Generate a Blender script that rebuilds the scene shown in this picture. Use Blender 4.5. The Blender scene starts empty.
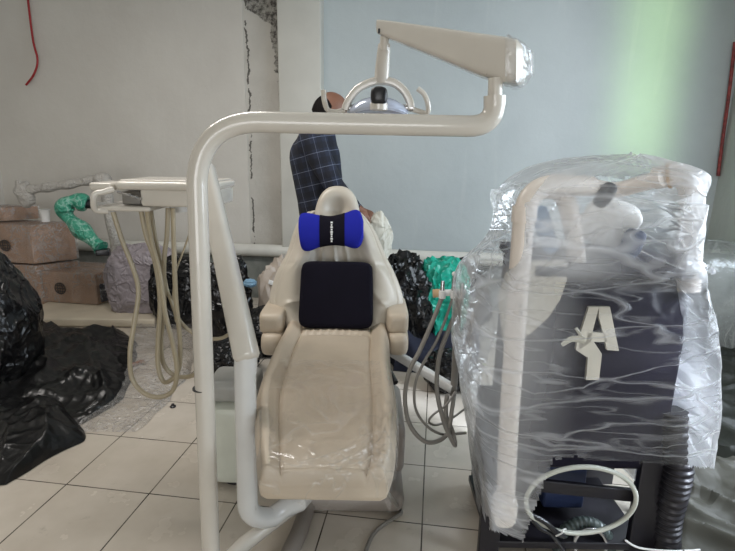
import bpy, bmesh, math, random
from math import sin, cos, pi, radians
from mathutils import Vector, Matrix, noise, Quaternion

random.seed(7)
C = bpy.context.scene.collection
# ------------------------------------------------------------------ frames
# The room is axis aligned. Positions are measured in the heading frame of a person standing
# at the origin (X right, Y ahead, Z up) and turned into the room frame by ROT.
YAW, PITCH, ROLL, H, F = 0.1305, radians(13.68), radians(1.05), 1.48, 500.0
ROT = Matrix.Rotation(YAW, 4, 'Z')
IROT = ROT.inverted()

def ray(px, py):
    u, v = (px-367.5)/F, (py-275.5)/F
    a, b = u*cos(ROLL)+v*sin(ROLL), -u*sin(ROLL)+v*cos(ROLL)
    return a, cos(PITCH)-b*sin(PITCH), -(sin(PITCH)+b*cos(PITCH))
def P(px, py, d):
    r = ray(px, py); t = d/r[1]
    return Vector((r[0]*t, d, H+r[2]*t))
def PZ(px, py, z=0.0):
    r = ray(px, py); t = (z-H)/r[2]
    return Vector((r[0]*t, r[1]*t, z))
def PROOM(px, py, ry):                      # where the line of sight meets the room plane y = ry
    r = ROT @ Vector(ray(px, py)); t = ry/r.y
    return Vector((r.x*t, ry, H+r.z*t))

# ------------------------------------------------------------------ materials
def srgb(r, g, b):
    f = lambda c: (c/255/12.92) if c/255 <= .04045 else ((c/255+.055)/1.055)**2.4
    return (f(r), f(g), f(b), 1)

class NT:
    def __init__(s, name):
        s.m = bpy.data.materials.new(name); s.m.use_nodes = True
        s.t = s.m.node_tree; s.t.nodes.clear()
        s.out = s.n('ShaderNodeOutputMaterial')
    def n(s, kind, **kw):
        nd = s.t.nodes.new(kind)
        for k, v in kw.items():
            if k.startswith('i_'):
                s.set(nd, k[2:], v)
            else: setattr(nd, k, v)
        return nd
    def set(s, nd, key, v):
        inp = nd.inputs[int(key)] if key.isdigit() else nd.inputs[key.replace('_', ' ')]
        if isinstance(v, bpy.types.NodeSocket): s.t.links.new(v, inp)
        else: inp.default_value = v
    def math(s, op, a, b=0.0, c=0.0, clamp=False):
        nd = s.n('ShaderNodeMath', operation=op, use_clamp=clamp)
        for i, v in enumerate((a, b, c)): s.set(nd, str(i), v)
        return nd.outputs[0]
    def obj(s):
        return s.n('ShaderNodeTexCoord').outputs['Object']
    def mapping(s, vec, scale=(1, 1, 1), rot=(0, 0, 0), loc=(0, 0, 0)):
        nd = s.n('ShaderNodeMapping'); s.set(nd, 'Vector', vec)
        nd.inputs['Scale'].default_value = scale; nd.inputs['Rotation'].default_value = rot
        nd.inputs['Location'].default_value = loc
        return nd.outputs[0]
    def noise(s, vec, scale, detail=3, rough=.5, dist=0):
        nd = s.n('ShaderNodeTexNoise'); s.set(nd, 'Vector', vec)
        nd.inputs['Scale'].default_value = scale; nd.inputs['Detail'].default_value = detail
        nd.inputs['Roughness'].default_value = rough; nd.inputs['Distortion'].default_value = dist
        return nd.outputs['Fac']
    def ramp(s, fac, *stops):
        nd = s.n('ShaderNodeValToRGB'); s.set(nd, 'Fac', fac)
        e = nd.color_ramp.elements
        while len(e) < len(stops): e.new(.5)
        for el, (p, c) in zip(e, stops):
            el.position = p; el.color = c if isinstance(c, tuple) else (c, c, c, 1)
        return nd.outputs['Color']
    def mix(s, fac, a, b, blend='MIX'):
        nd = s.n('ShaderNodeMix', data_type='RGBA', blend_type=blend)
        s.set(nd, '0', fac); s.set(nd, '6', a); s.set(nd, '7', b)
        return nd.outputs[2]
    def bump(s, h, strength=.3, dist=.01, normal=None):
        nd = s.n('ShaderNodeBump'); nd.inputs['Strength'].default_value = strength
        nd.inputs['Distance'].default_value = dist; s.set(nd, 'Height', h)
        if normal: s.set(nd, 'Normal', normal)
        return nd.outputs[0]
    def ridge(s, vec, scale, detail=2, width=.06, dist=0.):     # thin crease lines
        a = s.math('SUBTRACT', s.noise(vec, scale, detail, .5, dist), .5)
        a = s.math('ABSOLUTE', a)
        return s.math('SUBTRACT', 1.0, s.math('DIVIDE', a, width, clamp=True), clamp=True)
    def principled(s, **kw):
        b = s.n('ShaderNodeBsdfPrincipled')
        for k, v in kw.items(): s.set(b, k, v)
        s.t.links.new(b.outputs[0], s.out.inputs[0])
        return b

def plain(name, col, rough=.4, metal=0., var=.06, vs=8, bump=.0, bs=40, coat=0., dirt=None):
    n = NT(name); o = n.obj()
    f = n.noise(o, vs, 4)
    dark = tuple(c*(1-2*var) for c in col[:3])+(1,); light = tuple(min(1, c*(1+2*var)) for c in col[:3])+(1,)
    colr = n.ramp(f, (.3, dark), (.7, light))
    if dirt: colr = n.mix(n.ramp(n.noise(o, 22, 6, .7), (.62, 0.), (.72, .5)), colr, dirt)
    kw = dict(Base_Color=colr, Roughness=rough, Metallic=metal, Coat_Weight=coat, Specular_IOR_Level=.12 if rough > .7 else .5)
    if bump: kw['Normal'] = n.bump(n.noise(o, bs, 5, .6), bump, .004)
    n.principled(**kw); return n.m

def film(name, tint, lo=.08, hi=.6, scale=(6, 6, 2), rough=.22, bump=.6, width=.07, base=.3, gloss=.06):
    n = NT(name); o = n.obj(); v = n.mapping(o, scale, (.3, .2, .1))
    r1 = n.ridge(v, 1.3, 2, width, .6); r2 = n.ridge(n.mapping(o, (scale[2]*1.3, scale[1]*1.1, scale[0]*1.2), (.9, .4, .2)), 1.8, 3, width*.7, .8)
    big = n.ramp(n.noise(v, .6, 2), (.35, 0.), (.7, 1.))
    rr = n.math('MULTIPLY', n.math('MAXIMUM', r1, r2), n.math('ADD', n.math('MULTIPLY', big, .8), .2))
    a = n.math('ADD', n.math('MULTIPLY', rr, hi-lo), lo)
    a = n.math('ADD', a, n.math('MULTIPLY', big, base*(hi-lo)), clamp=True)
    h = n.math('ADD', n.math('MULTIPLY', rr, .6), n.noise(v, 2.5, 5, .6))
    nm = n.bump(h, bump, .02)
    d = n.n('ShaderNodeBsdfDiffuse'); n.set(d, 'Color', tint); n.set(d, 'Normal', nm)
    tl = n.n('ShaderNodeBsdfTranslucent'); n.set(tl, 'Color', tint); n.set(tl, 'Normal', nm)
    g = n.n('ShaderNodeBsdfGlossy'); n.set(g, 'Roughness', rough); n.set(g, 'Normal', nm); n.set(g, 'Color', (.95, .97, 1, 1))
    m1 = n.n('ShaderNodeMixShader'); n.set(m1, '0', .45); n.set(m1, '1', d.outputs[0]); n.set(m1, '2', tl.outputs[0])
    tr = n.n('ShaderNodeBsdfTransparent')
    m2 = n.n('ShaderNodeMixShader'); n.set(m2, '0', a); n.set(m2, '1', tr.outputs[0]); n.set(m2, '2', m1.outputs[0])
    lw = n.n('ShaderNodeFresnel'); n.set(lw, 'IOR', 1.35); n.set(lw, 'Normal', nm)
    fr = n.math('ADD', n.math('MULTIPLY', lw.outputs[0], .7), gloss, clamp=True)
    m3 = n.n('ShaderNodeMixShader'); n.set(m3, '0', fr); n.set(m3, '1', m2.outputs[0]); n.set(m3, '2', g.outputs[0])
    n.t.links.new(m3.outputs[0], n.out.inputs[0]); return n.m

def bagmat(name, col, rough=.25, sc=9, strength=.9, streak=None):
    n = NT(name); o = n.obj()
    h = n.math('ADD', n.noise(o, sc*.7, 3, .5, .8), n.math('MULTIPLY', n.ridge(o, sc*.5, 2, .08, .8), .35))
    if streak: col = n.mix(n.math('MULTIPLY', n.ridge(n.mapping(o, (1, 1, 1), (.5, .6, .2)), sc*.55, 3, .05, .5), .55), col, streak)
    n.principled(Base_Color=col, Roughness=rough, Normal=n.bump(h, strength, .03), Specular_IOR_Level=.42)
    return n.m

M = {}
M['enamel'] = plain('cream_enamel', srgb(202, 196, 186), .22, var=.02, coat=.5)
M['enamel_white'] = plain('white_enamel', srgb(208, 208, 206), .25, var=.02, coat=.4)
M['leather'] = plain('beige_leather', srgb(190, 176, 157), .42, var=.03, bump=.12, bs=30)
M['leather2'] = plain('grey_beige_leather', srgb(188, 180, 166), .36, var=.03, bump=.10, bs=25)
M['base'] = plain('base_plastic', srgb(134, 126, 119), .45, var=.03)
M['blackfab'] = plain('black_fabric', srgb(19, 17, 28), .85, var=.05, bump=.3, bs=300)
M['bluefab'] = plain('blue_fabric', srgb(32, 38, 150), .8, var=.04, bump=.3, bs=300)
M['white'] = plain('white_plastic', srgb(228, 228, 226), .35, var=.02)
M['hose'] = plain('beige_hose', srgb(158, 146, 122), .4, var=.05)
M['ghose'] = plain('grey_hose', srgb(128, 124, 118), .4, var=.05)
M['chrome'] = plain('chrome', srgb(200, 200, 202), .15, 1., var=.02)
M['black'] = plain('black_plastic', srgb(22, 22, 26), .35, var=.05)
M['blackmetal'] = plain('black_metal', srgb(30, 28, 34), .4, .2, var=.05)
M['cardboard'] = plain('cardboard', srgb(168, 132, 104), .8, var=.04, bump=.1)
M['carddark'] = plain('printed_ink', srgb(78, 70, 66), .8, var=.1)
M['pvc'] = plain('white_pvc', srgb(216, 214, 206), .3, var=.03)
M['wrappipe'] = plain('wrapped_white_pipe', srgb(226, 216, 206), .35, var=.03)
M['bluelens'] = plain('bluish_reflector', srgb(196, 204, 222), .16, .3, var=.02)
M['bag'] = bagmat('black_bin_bag', srgb(13, 13, 15), .24, 9, .6)
M['bagmatte'] = bagmat('black_sheet_plastic', srgb(15, 15, 16), .32, 6, .7)
M['green'] = bagmat('green_bag', srgb(30, 160, 136), .25, 8, .8)
M['greenwrap'] = bagmat('green_wrap', srgb(58, 138, 114), .3, 22, .6, srgb(170, 205, 192))
M['greywrap'] = bagmat('grey_bubble_wrap', srgb(172, 168, 162), .35, 40, .6)
M['tarp'] = bagmat('dark_tarp', srgb(27, 29, 22), .5, 4, .8)
M['tarplight'] = bagmat('grey_tarp', srgb(82, 80, 72), .5, 5, .8)
M['cloth'] = plain('dark_cloth', srgb(44, 46, 58), .8, var=.1, bump=.3)
M['paperbag'] = bagmat('white_carrier_bag', srgb(200, 198, 186), .5, 12, .5)
M['skin'] = plain('brown_skin', srgb(118, 80, 62), .5, var=.06)
M['hair'] = plain('black_hair', srgb(20, 17, 16), .8, var=.1, bump=.5, bs=200)
M['jeans'] = plain('dark_trousers', srgb(32, 34, 46), .9, var=.1, bump=.3)
M['red'] = plain('red_cable', srgb(150, 30, 34), .5)
M['rust'] = plain('rusty_red_paint', srgb(132, 52, 50), .6, var=.25, vs=30)
M['wood'] = plain('orange_wood', srgb(150, 96, 62), .6)
M['cork'] = plain('cork', srgb(190, 160, 124), .6)
M['purplewrap'] = bagmat('lilac_grey_wrap', srgb(142, 134, 138), .3, 14, .8)
M['milk'] = plain('milky_tube', srgb(186, 188, 178), .3, var=.03)
M['clearwater'] = plain('milky_bottle', srgb(205, 208, 196), .3, var=.03)
M['creamboard'] = plain('cream_board', srgb(186, 176, 158), .5, var=.05, vs=4)
M['darkcarton'] = plain('dark_carton', srgb(24, 22, 34), .75, var=.10, vs=4)
M['letter'] = plain('pale_letter_vinyl', srgb(180, 174, 160), .5, var=.06)
M['darkgrey'] = plain('dark_grey_box', srgb(126, 130, 128), .6, var=.08)
M['film'] = film('clear_film', (.86, .88, .9, 1), .05, .42, (5, 5, 3))
M['filmwrap'] = film('carton_wrap_film', (.8, .78, .76, 1), .1, .45, (9, 9, 4), rough=.25)
M['filmseat'] = film('seat_cover_film', (.85, .82, .78, 1), .02, .25, (3, 3, 3), rough=.15, base=.15, gloss=.01, bump=.22, width=.03)

M['paperfilm'] = film('gathered_film', (.93, .94, .96, 1), .45, .85, (5, 5, 3))
def cart_film():
    n = NT('bag_film_over_cart'); o = n.obj()
    # long tension creases, mostly across, plus milky heavy folds where the sheet is bunched
    v = n.mapping(o, (1.5, 2, 9), (.0, .18, .0)); w = n.mapping(o, (2.0, 2, 8), (0, -.5, 0))
    r1 = n.ridge(v, .8, 2, .022, .3); r2 = n.ridge(w, .9, 2, .02, .3)
    r3 = n.ridge(v, 2.0, 2, .03, .3)
    rr = n.math('MAXIMUM', n.math('MAXIMUM', r1, r2), n.math('MULTIPLY', r3, .5))
    big = n.ramp(n.noise(w, .8, 3, .5), (.36, 0.), (.66, 1.))
    # bunching: thick toward both flanks and the top, right flank whitened further as if sunlit (uv x = milkiness stored per vertex)
    at = n.n('ShaderNodeAttribute', attribute_name='bunch'); bn = at.outputs['Fac']
    a = n.math('ADD', n.math('MULTIPLY', rr, .30), n.math('MULTIPLY', big, .03))
    a = n.math('ADD', n.math('ADD', a, .02), n.math('MULTIPLY', bn, .62), clamp=True)
    a = n.math('MINIMUM', a, .93)
    h = n.math('ADD', n.math('MULTIPLY', rr, .5), n.noise(v, 1.5, 3, .5))
    nm = n.bump(h, .6, .02); tint = (.93, .94, .97, 1)
    d = n.n('ShaderNodeBsdfDiffuse'); n.set(d, 'Color', tint); n.set(d, 'Normal', nm)
    tl = n.n('ShaderNodeBsdfTranslucent'); n.set(tl, 'Color', tint); n.set(tl, 'Normal', nm)
    g = n.n('ShaderNodeBsdfGlossy'); n.set(g, 'Roughness', .3); n.set(g, 'Normal', nm); n.set(g, 'Color', (1, 1, 1, 1))
    m1 = n.n('ShaderNodeMixShader'); n.set(m1, '0', .5); n.set(m1, '1', d.outputs[0]); n.set(m1, '2', tl.outputs[0])
    tr = n.n('ShaderNodeBsdfTransparent')
    m2 = n.n('ShaderNodeMixShader'); n.set(m2, '0', a); n.set(m2, '1', tr.outputs[0]); n.set(m2, '2', m1.outputs[0])
    lw = n.n('ShaderNodeFresnel'); n.set(lw, 'IOR', 1.35); n.set(lw, 'Normal', nm)
    fr = n.math('ADD', n.math('MULTIPLY', lw.outputs[0], .6), .0, clamp=True)
    m3 = n.n('ShaderNodeMixShader'); n.set(m3, '0', fr); n.set(m3, '1', m2.outputs[0]); n.set(m3, '2', g.outputs[0])
    n.t.links.new(m3.outputs[0], n.out.inputs[0]); return n.m
M['cartfilm'] = cart_film()

def floor_mat():
    n = NT('ceramic_floor_tiles'); o = n.obj(); s, ox, oy = .4012, -1.592, 1.7795
    sep = n.n('ShaderNodeSeparateXYZ'); n.set(sep, '0', o)
    gx = n.math('DIVIDE', n.math('SUBTRACT', sep.outputs[0], ox), s); gy = n.math('DIVIDE', n.math('SUBTRACT', sep.outputs[1], oy), s)
    def edge(g):
        f = n.math('FRACT', n.math('ADD', g, .5)); return n.math('ABSOLUTE', n.math('SUBTRACT', f, .5))
    e = n.math('MINIMUM', edge(gx), edge(gy))
    line = n.math('LESS_THAN', e, .0075)
    cm = n.n('ShaderNodeCombineXYZ'); n.set(cm, '0', n.math('FLOOR', gx)); n.set(cm, '1', n.math('FLOOR', gy))
    wn = n.n('ShaderNodeTexWhiteNoise'); n.set(wn, 'Vector', cm.outputs[0])
    base = n.ramp(n.noise(o, 2.2, 4, .6), (.3, srgb(186, 176, 162)), (.7, srgb(208, 199, 187)))
    base = n.mix(n.math('MULTIPLY', wn.outputs['Value'], .18), base, srgb(160, 152, 142))
    base = n.mix(n.ramp(n.noise(o, 9, 7, .75), (.60, 0.), (.75, .35)), base, srgb(120, 110, 98))
    grout = n.ramp(n.noise(o, 5, 3), (.35, srgb(52, 46, 42)), (.66, srgb(120, 112, 102)))
    col = n.mix(line, base, grout)
    n.principled(Base_Color=col, Roughness=n.math('ADD', n.math('MULTIPLY', n.noise(o, 6, 4), .25), .12), Normal=n.bump(n.math('SUBTRACT', 1.0, line), .4, .003))
    return n.m

def wall_mat(name, c1, c2, bs=5):
    n = NT(name); o = n.obj()
    col = n.ramp(n.noise(o, 1.1, 5, .6), (.3, c1), (.7, c2))
    col = n.mix(n.ramp(n.noise(o, 26, 5, .7), (.7, 0.), (.76, .35)), col, srgb(120, 120, 116))
    streak = n.noise(n.mapping(o, (7, 7, .7)), 1.2, 4, .6)
    col = n.mix(n.ramp(streak, (.6, 0.), (.8, .16)), col, srgb(232, 230, 224))
    n.principled(Base_Color=col, Roughness=.62, Normal=n.bump(n.noise(o, bs, 7, .65), .35, .02))
    return n.m

def cracked_mat(xa, xb):
    """old plaster beside the pillar: bare concrete edge, wandering crack"""
    n = NT('cracked_old_plaster'); o = n.obj()
    sep = n.n('ShaderNodeSeparateXYZ'); n.set(sep, '0', o); x, z = sep.outputs[0], sep.outputs[2]
    wob = n.math('MULTIPLY', n.math('SUBTRACT', n.noise(n.mapping(o, (0, 0, 1)), 3.2, 6, .7), .5), .16)
    col = n.ramp(n.noise(o, 3, 5), (.3, srgb(184, 180, 172)), (.7, srgb(202, 198, 190)))
    wdt = n.math('MULTIPLY', n.math('SUBTRACT', n.noise(o, 16, 4, .8), .32), .045)
    d = n.math('ABSOLUTE', n.math('SUBTRACT', n.math('ADD', x, wob), xa+.03))
    crack = n.math('MULTIPLY', n.math('LESS_THAN', d, wdt), n.math('GREATER_THAN', n.noise(o, 8, 4), .44))
    # bare concrete: band along the pillar, wider toward the ceiling
    hz = n.math('MULTIPLY', n.math('SUBTRACT', z, .4), .5, clamp=True)
    band = n.math('ADD', .018, n.math('MULTIPLY', n.math('MULTIPLY', n.math('SUBTRACT', z, 1.95), 1.6, clamp=True), .085))
    band = n.math('ADD', band, n.math('MULTIPLY', n.math('MULTIPLY', n.math('SUBTRACT', z, 2.62), 7.0, clamp=True), .24))
    rough = n.math('LESS_THAN', n.math('SUBTRACT', n.math('SUBTRACT', xb, x), n.math('MULTIPLY', n.math('SUBTRACT', n.noise(o, 9, 6, .75), .5), .26)), band)
    conc = n.ramp(n.noise(o, 22, 6, .8), (.42, srgb(74, 70, 66)), (.56, srgb(166, 163, 155)))
    col = n.mix(rough, col, conc); col = n.mix(crack, col, srgb(96, 92, 86))
    h = n.math('SUBTRACT', n.noise(o, 18, 6, .7), n.math('ADD', n.math('MULTIPLY', rough, .5), crack))
    n.principled(Base_Color=col, Roughness=.85, Normal=n.bump(h, .6, .02)); return n.m

def plaid_mat():
    n = NT('navy_plaid_cloth'); o = n.mapping(n.obj(), (1, 1, 1), (.0, .25, .35)); sep = n.n('ShaderNodeSeparateXYZ'); n.set(sep, '0', o)
    def lines(c, per, w, off=0.):
        f = n.math('FRACT', n.math('DIVIDE', n.math('ADD', c, off), per)); return n.math('LESS_THAN', f, w)
    u = n.math('ADD', sep.outputs[0], n.math('MULTIPLY', sep.outputs[1], .7)); z = sep.outputs[2]
    col = n.mix(n.math('MULTIPLY', lines(u, .085, .42), .6), srgb(27, 34, 52), srgb(13, 15, 24))
    col = n.mix(n.math('MULTIPLY', lines(z, .085, .42), .6), col, srgb(13, 15, 24))
    col = n.mix(n.math('MULTIPLY', lines(u, .085, .035, .02), .4), col, srgb(120, 128, 150))
    col = n.mix(n.math('MULTIPLY', lines(z, .085, .035, .02), .5), col, srgb(130, 138, 158))
    n.principled(Base_Color=col, Roughness=.9, Normal=n.bump(n.noise(o, 14, 4), .4, .02)); return n.m
M['plaid'] = plaid_mat()

# ------------------------------------------------------------------ mesh helpers
def catmull(pts, per=8, closed=False):
    pts = [Vector(p) for p in pts]; n = len(pts); out = []
    rng = range(n) if closed else range(n-1)
    for i in rng:
        if closed: a, b, c, d = pts[i-1], pts[i], pts[(i+1) % n], pts[(i+2) % n]
        else: a, b, c, d = pts[max(i-1, 0)], pts[i], pts[i+1], pts[min(i+2, n-1)]
        for k in range(per):
            t = k/per
            out.append(.5*((2*b)+(c-a)*t+(2*a-5*b+4*c-d)*t*t+(3*b-a-3*c+d)*t**3))
    if not closed: out.append(pts[-1])
    return out

class MB:
    def __init__(s): s.bm = bmesh.new(); s.bunch = None
    def ring_loft(s, rings, closed=False, cap=True):
        vs = [[s.bm.verts.new(p) for p in r] for r in rings]; n = len(vs[0]); m = len(vs)
        for i in range(m if closed else m-1):
            a, b = vs[i], vs[(i+1) % m]
            for j in range(n): s.bm.faces.new((a[j], a[(j+1) % n], b[(j+1) % n], b[j]))
        if cap and not closed:
            s.bm.faces.new(vs[0][::-1]); s.bm.faces.new(vs[-1])
        return s
    def tube(s, pts, r, n=16, per=8, closed=False, smooth=True, ribs=None, sq=None):
        pts = catmull(pts, per, closed) if smooth else [Vector(p) for p in pts]
        m = len(pts); rings = []; t0 = None; nrm = None
        for i, p in enumerate(pts):
            if closed: t = pts[(i+1) % m]-pts[i-1]
            else: t = pts[min(i+1, m-1)]-pts[max(i-1, 0)]
            t.normalize()
            if nrm is None:
                nrm = t.cross(Vector((0, 0, 1)))
                if nrm.length < .05: nrm = t.cross(Vector((0, 1, 0)))
                nrm.normalize()
            else:
                q = t0.rotation_difference(t); nrm = q @ nrm
                nrm = (nrm-t*nrm.dot(t)).normalized()
            bn = t.cross(nrm); t0 = t.copy()
            rad = r(i/(m-1)) if callable(r) else r
            if ribs: rad *= 1+ribs[1]*(1 if (i % ribs[0]) < ribs[0]/2 else -1)
            if sq: rings.append([p+nrm*(rad*sq*math.copysign(abs(cos(a))**.5, cos(a)))+bn*(rad*math.copysign(abs(sin(a))**.5, sin(a))) for a in [2*pi*k/n for k in range(n)]])
            else: rings.append([p+rad*(nrm*cos(a)+bn*sin(a)) for a in [2*pi*k/n for k in range(n)]])
        return s.ring_loft(rings, closed)
    def box(s, c, size, rot=0., bevel=.01, seg=3, mat3=None):
        r = bmesh.ops.create_cube(s.bm, size=1.0); vs = r['verts']
        for v in vs: v.co = Vector((v.co.x*size[0], v.co.y*size[1], v.co.z*size[2]))
        if bevel:
            es = list({e for v in vs for e in v.link_edges})
            g = bmesh.ops.bevel(s.bm, geom=es, offset=bevel, segments=seg, profile=.5, affect='EDGES')
            vs = list({v for f in g['faces'] for v in f.verts} | {v for v in vs if v.is_valid})
            seen = set(vs); st = list(vs)
            while st:
                q = st.pop()
                for e in q.link_edges:
                    w = e.other_vert(q)
                    if w not in seen: seen.add(w); st.append(w)
            vs = list(seen)
        mt = mat3 if mat3 is not None else Matrix.Rotation(rot, 3, 'Z')
        for v in vs: v.co = mt @ v.co + Vector(c)
        return s
    def pillow(s, c, size, p=(4, 4, 2.5), n=14, mat3=None, fn=None):
        """rounded cushion: a cube grid pulled onto a superellipsoid"""
        g = bmesh.new(); bmesh.ops.create_cube(g, size=2.0)
        bmesh.ops.subdivide_edges(g, edges=g.edges[:], cuts=n, use_grid_fill=True)
        mt = mat3 if mat3 is not None else Matrix.Identity(3); mp = {}
        for v in g.verts:
            x, y, z = [q/max(abs(v.co.x), abs(v.co.y), abs(v.co.z)) for q in v.co]
            x, y, z = sin(x*pi/4)/sin(pi/4), sin(y*pi/4)/sin(pi/4), sin(z*pi/4)/sin(pi/4)
            L = (abs(x)**p[0]+abs(y)**p[1]+abs(z)**p[2])**(1/max(p))
            q = Vector((x/L, y/L, z/L)); q = Vector((q.x*size[0]/2, q.y*size[1]/2, q.z*size[2]/2))
            if fn: q = fn(q)
            mp[v.index] = s.bm.verts.new(mt @ q + Vector(c))
        for f in g.faces: s.bm.faces.new([mp[v.index] for v in f.verts])
        g.free(); return s
    def lathe(s, prof, c, n=32, mat3=None):
        mt = mat3 if mat3 is not None else Matrix.Identity(3)
        return s.ring_loft([[mt @ Vector((r*cos(2*pi*k/n), r*sin(2*pi*k/n), z))+Vector(c) for k in range(n)] for r, z in prof])
    def prism(s, poly, fn, t):
        """2-D outline placed by fn(x, y, depth) and given thickness t"""
        a = [s.bm.verts.new(fn(x, y, 0.)) for x, y in poly]; b = [s.bm.verts.new(fn(x, y, t)) for x, y in poly]; n = len(a)
        s.bm.faces.new(a[::-1]); s.bm.faces.new(b)
        for i in range(n): s.bm.faces.new((a[i], a[(i+1) % n], b[(i+1) % n], b[i]))
        return s
    def grid(s, fn, nu, nv, keep=None, wrap=False):
        vs = [[s.bm.verts.new(fn(i/nu, j/nv)) for i in range(nu if wrap else nu+1)] for j in range(nv+1)]
        for j in range(nv):
            for i in range(nu):
                k = (i+1) % nu if wrap else i+1
                if keep is None or keep((i+.5)/nu, (j+.5)/nv): s.bm.faces.new((vs[j][i], vs[j][k], vs[j+1][k], vs[j+1][i]))
        loose = [v for v in s.bm.verts if not v.link_faces]
        bmesh.ops.delete(s.bm, geom=loose, context='VERTS')
        return s
    def build(s, name, mat, parent=None, root=None, room=False, smooth=True, solid=0., flat_angle=35):
        bmesh.ops.recalc_face_normals(s.bm, faces=s.bm.faces)
        if not room: s.bm.transform(ROT)
        org = Vector((0, 0, 0))
        if parent is not None: org = Vector(parent.get('_org', (0, 0, 0)))
        elif root is not None:
            org = Vector(root)
            if not room: org = ROT @ org
        else:
            lo = [min(v.co[i] for v in s.bm.verts) for i in range(3)]; hi = [max(v.co[i] for v in s.bm.verts) for i in range(3)]
            org = Vector(((lo[0]+hi[0])/2, (lo[1]+hi[1])/2, lo[2])) if not room else Vector((0, 0, 0))
        s.bm.transform(Matrix.Translation(-org))
        me = bpy.data.meshes.new(name)
        if smooth:
            for f in s.bm.faces: f.smooth = True
            for e in s.bm.edges:
                if len(e.link_faces) == 2 and e.calc_face_angle(0) > radians(flat_angle): e.smooth = False
        s.bm.to_mesh(me); s.bm.free(); me.materials.append(mat)
        o = bpy.data.objects.new(name, me); C.objects.link(o)
        if parent is not None: o.parent = parent
        else: o.location = org
        o['_org'] = org[:]
        if solid:
            md = o.modifiers.new('solid', 'SOLIDIFY'); md.thickness = solid
        return o

def thing(name, label, cat, loc, group=None):
    o = bpy.data.objects.new(name, None); C.objects.link(o); o.empty_display_size = .1
    w = ROT @ Vector(loc); o.location = w; o['_org'] = w[:]
    o['label'] = label; o['category'] = cat
    if group: o['group'] = group
    return o
def tag(o, label, cat, group=None):
    o['label'] = label; o['category'] = cat
    if group: o['group'] = group
    return o
def struct(o): o['kind'] = 'structure'; return o

def blob(ctr, rad, seed, amp=.18, crease=.12, fr=1.6, sub=5, floor=.004, rot=0., fn=None):
    """crumpled bag: sphere with soft lumps and sharp creases, resting on the floor"""
    mb = MB(); bmesh.ops.create_icosphere(mb.bm, subdivisions=sub, radius=1.0); off = Vector((seed*3.1, seed*1.7, seed*5.3)); mt = Matrix.Rotation(rot, 3, 'Z')
    for v in mb.bm.verts:
        d = v.co.normalized()
        l = noise.noise(d*fr+off)*amp*2
        c = (1-abs(noise.noise(d*fr*1.9+off*2)))**3*crease + (1-abs(noise.noise(d*fr*3.6+off)))**5*crease*.5
        c2 = noise.noise(d*fr*7+off)*crease*.12
        q = d*(1+l+c-crease*.5+c2)
        q = Vector((math.copysign(abs(q.x)**.85, q.x), math.copysign(abs(q.y)**.85, q.y), q.z))
        if fn: q = fn(q)
        w = mt @ Vector((q.x*rad[0], q.y*rad[1], q.z*rad[2])) + Vector(ctr)
        w.z = max(w.z, floor+.006*(1+noise.noise(w*9)))
        v.co = w
    return mb

# ================================================================== THE ROOM
WB = 4.86                                    # back wall
XR = PROOM(718, 178, WB).x                   # right wall
XL, YF, ZC = -4.6, -5.6, 3.1
xpl, xpr = PROOM(278, 60, WB-.12).x, PROOM(321, 60, WB-.12).x
xcr = PROOM(244, 60, WB).x
fl = MB(); fl.box((0.5*(XL+XR), .5*(YF+WB), -.05), (XR-XL+.4, WB-YF+.4, .1), bevel=0)
struct(fl.build('floor', floor_mat(), room=True, smooth=False))
b = MB(); b.box((.5*(XL+XR), .5*(YF+WB), ZC+.05), (XR-XL+.4, WB-YF+.4, .1), bevel=0)
struct(b.build('ceiling', plain('ceiling_paint', srgb(214, 214, 210), .8), room=True, smooth=False))
def slab(name, x0, x1, y0, y1, z0, z1, mat):
    b = MB(); b.box(((x0+x1)/2, (y0+y1)/2, (z0+z1)/2), (x1-x0, y1-y0, z1-z0), bevel=0)
    return struct(b.build(name, mat, room=True, smooth=False))
mw_l = wall_mat('grey_plaster', srgb(196, 191, 183), srgb(207, 203, 195))
mw_r = wall_mat('blue_grey_plaster', srgb(176, 184, 186), srgb(188, 196, 197), 4)
slab('wall_back_left', XL, xcr, WB, WB+.15, 0, ZC, mw_l)
slab('wall_back_middle', xcr, xpl+.02, WB+.015, WB+.15, 0, ZC, cracked_mat(xcr, xpl))
slab('wall_back_right', xpr-.02, XR+.15, WB, WB+.15, 0, ZC, mw_r)
b = MB(); b.box(((xpl+xpr)/2, WB-.02, ZC/2), (xpr-xpl, .22, ZC), bevel=.012)
struct(b.build('trim_1', plain('pale_pillar_paint', srgb(196, 194, 186), .6, var=.03, vs=3, bump=.15, bs=12), room=True))
slab('wall_left', XL-.15, XL, YF, WB, 0, ZC, mw_l)
mwr = wall_mat('right_plaster', srgb(176, 182, 176), srgb(192, 196, 190))
# right wall with a tall window opening beside the camera; front wall with an unseen doorway added and widened to even the light
wy0, wy1, wz0, wz1 = .6, 3.5, .75, 2.5
for i, (y0, y1, z0, z1) in enumerate(((YF, wy0, 0, ZC), (wy1, WB, 0, ZC), (wy0, wy1, 0, wz0), (wy0, wy1, wz1, ZC))):
    slab('wall_right', XR, XR+.15, y0, y1, z0, z1, mwr)
fr = MB()
for y in (wy0+.03, (wy0+wy1)/2, wy1-.03): fr.box((XR+.08, y, (wz0+wz1)/2), (.06, .06, wz1-wz0), bevel=.005)
for z in (wz0+.03, wz1-.03): fr.box((XR+.08, (wy0+wy1)/2, z), (.06, wy1-wy0, .06), bevel=.005)
struct(fr.build('window_1', M['white'], room=True))
dx0, dx1 = -1.6, 2.0
slab('wall_front', XL, dx0, YF-.15, YF, 0, ZC, mw_l); slab('wall_front', dx1, XR, YF-.15, YF, 0, ZC, mw_l)
slab('wall_front', dx0, dx1, YF-.15, YF, 2.3, ZC, mw_l)
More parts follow.
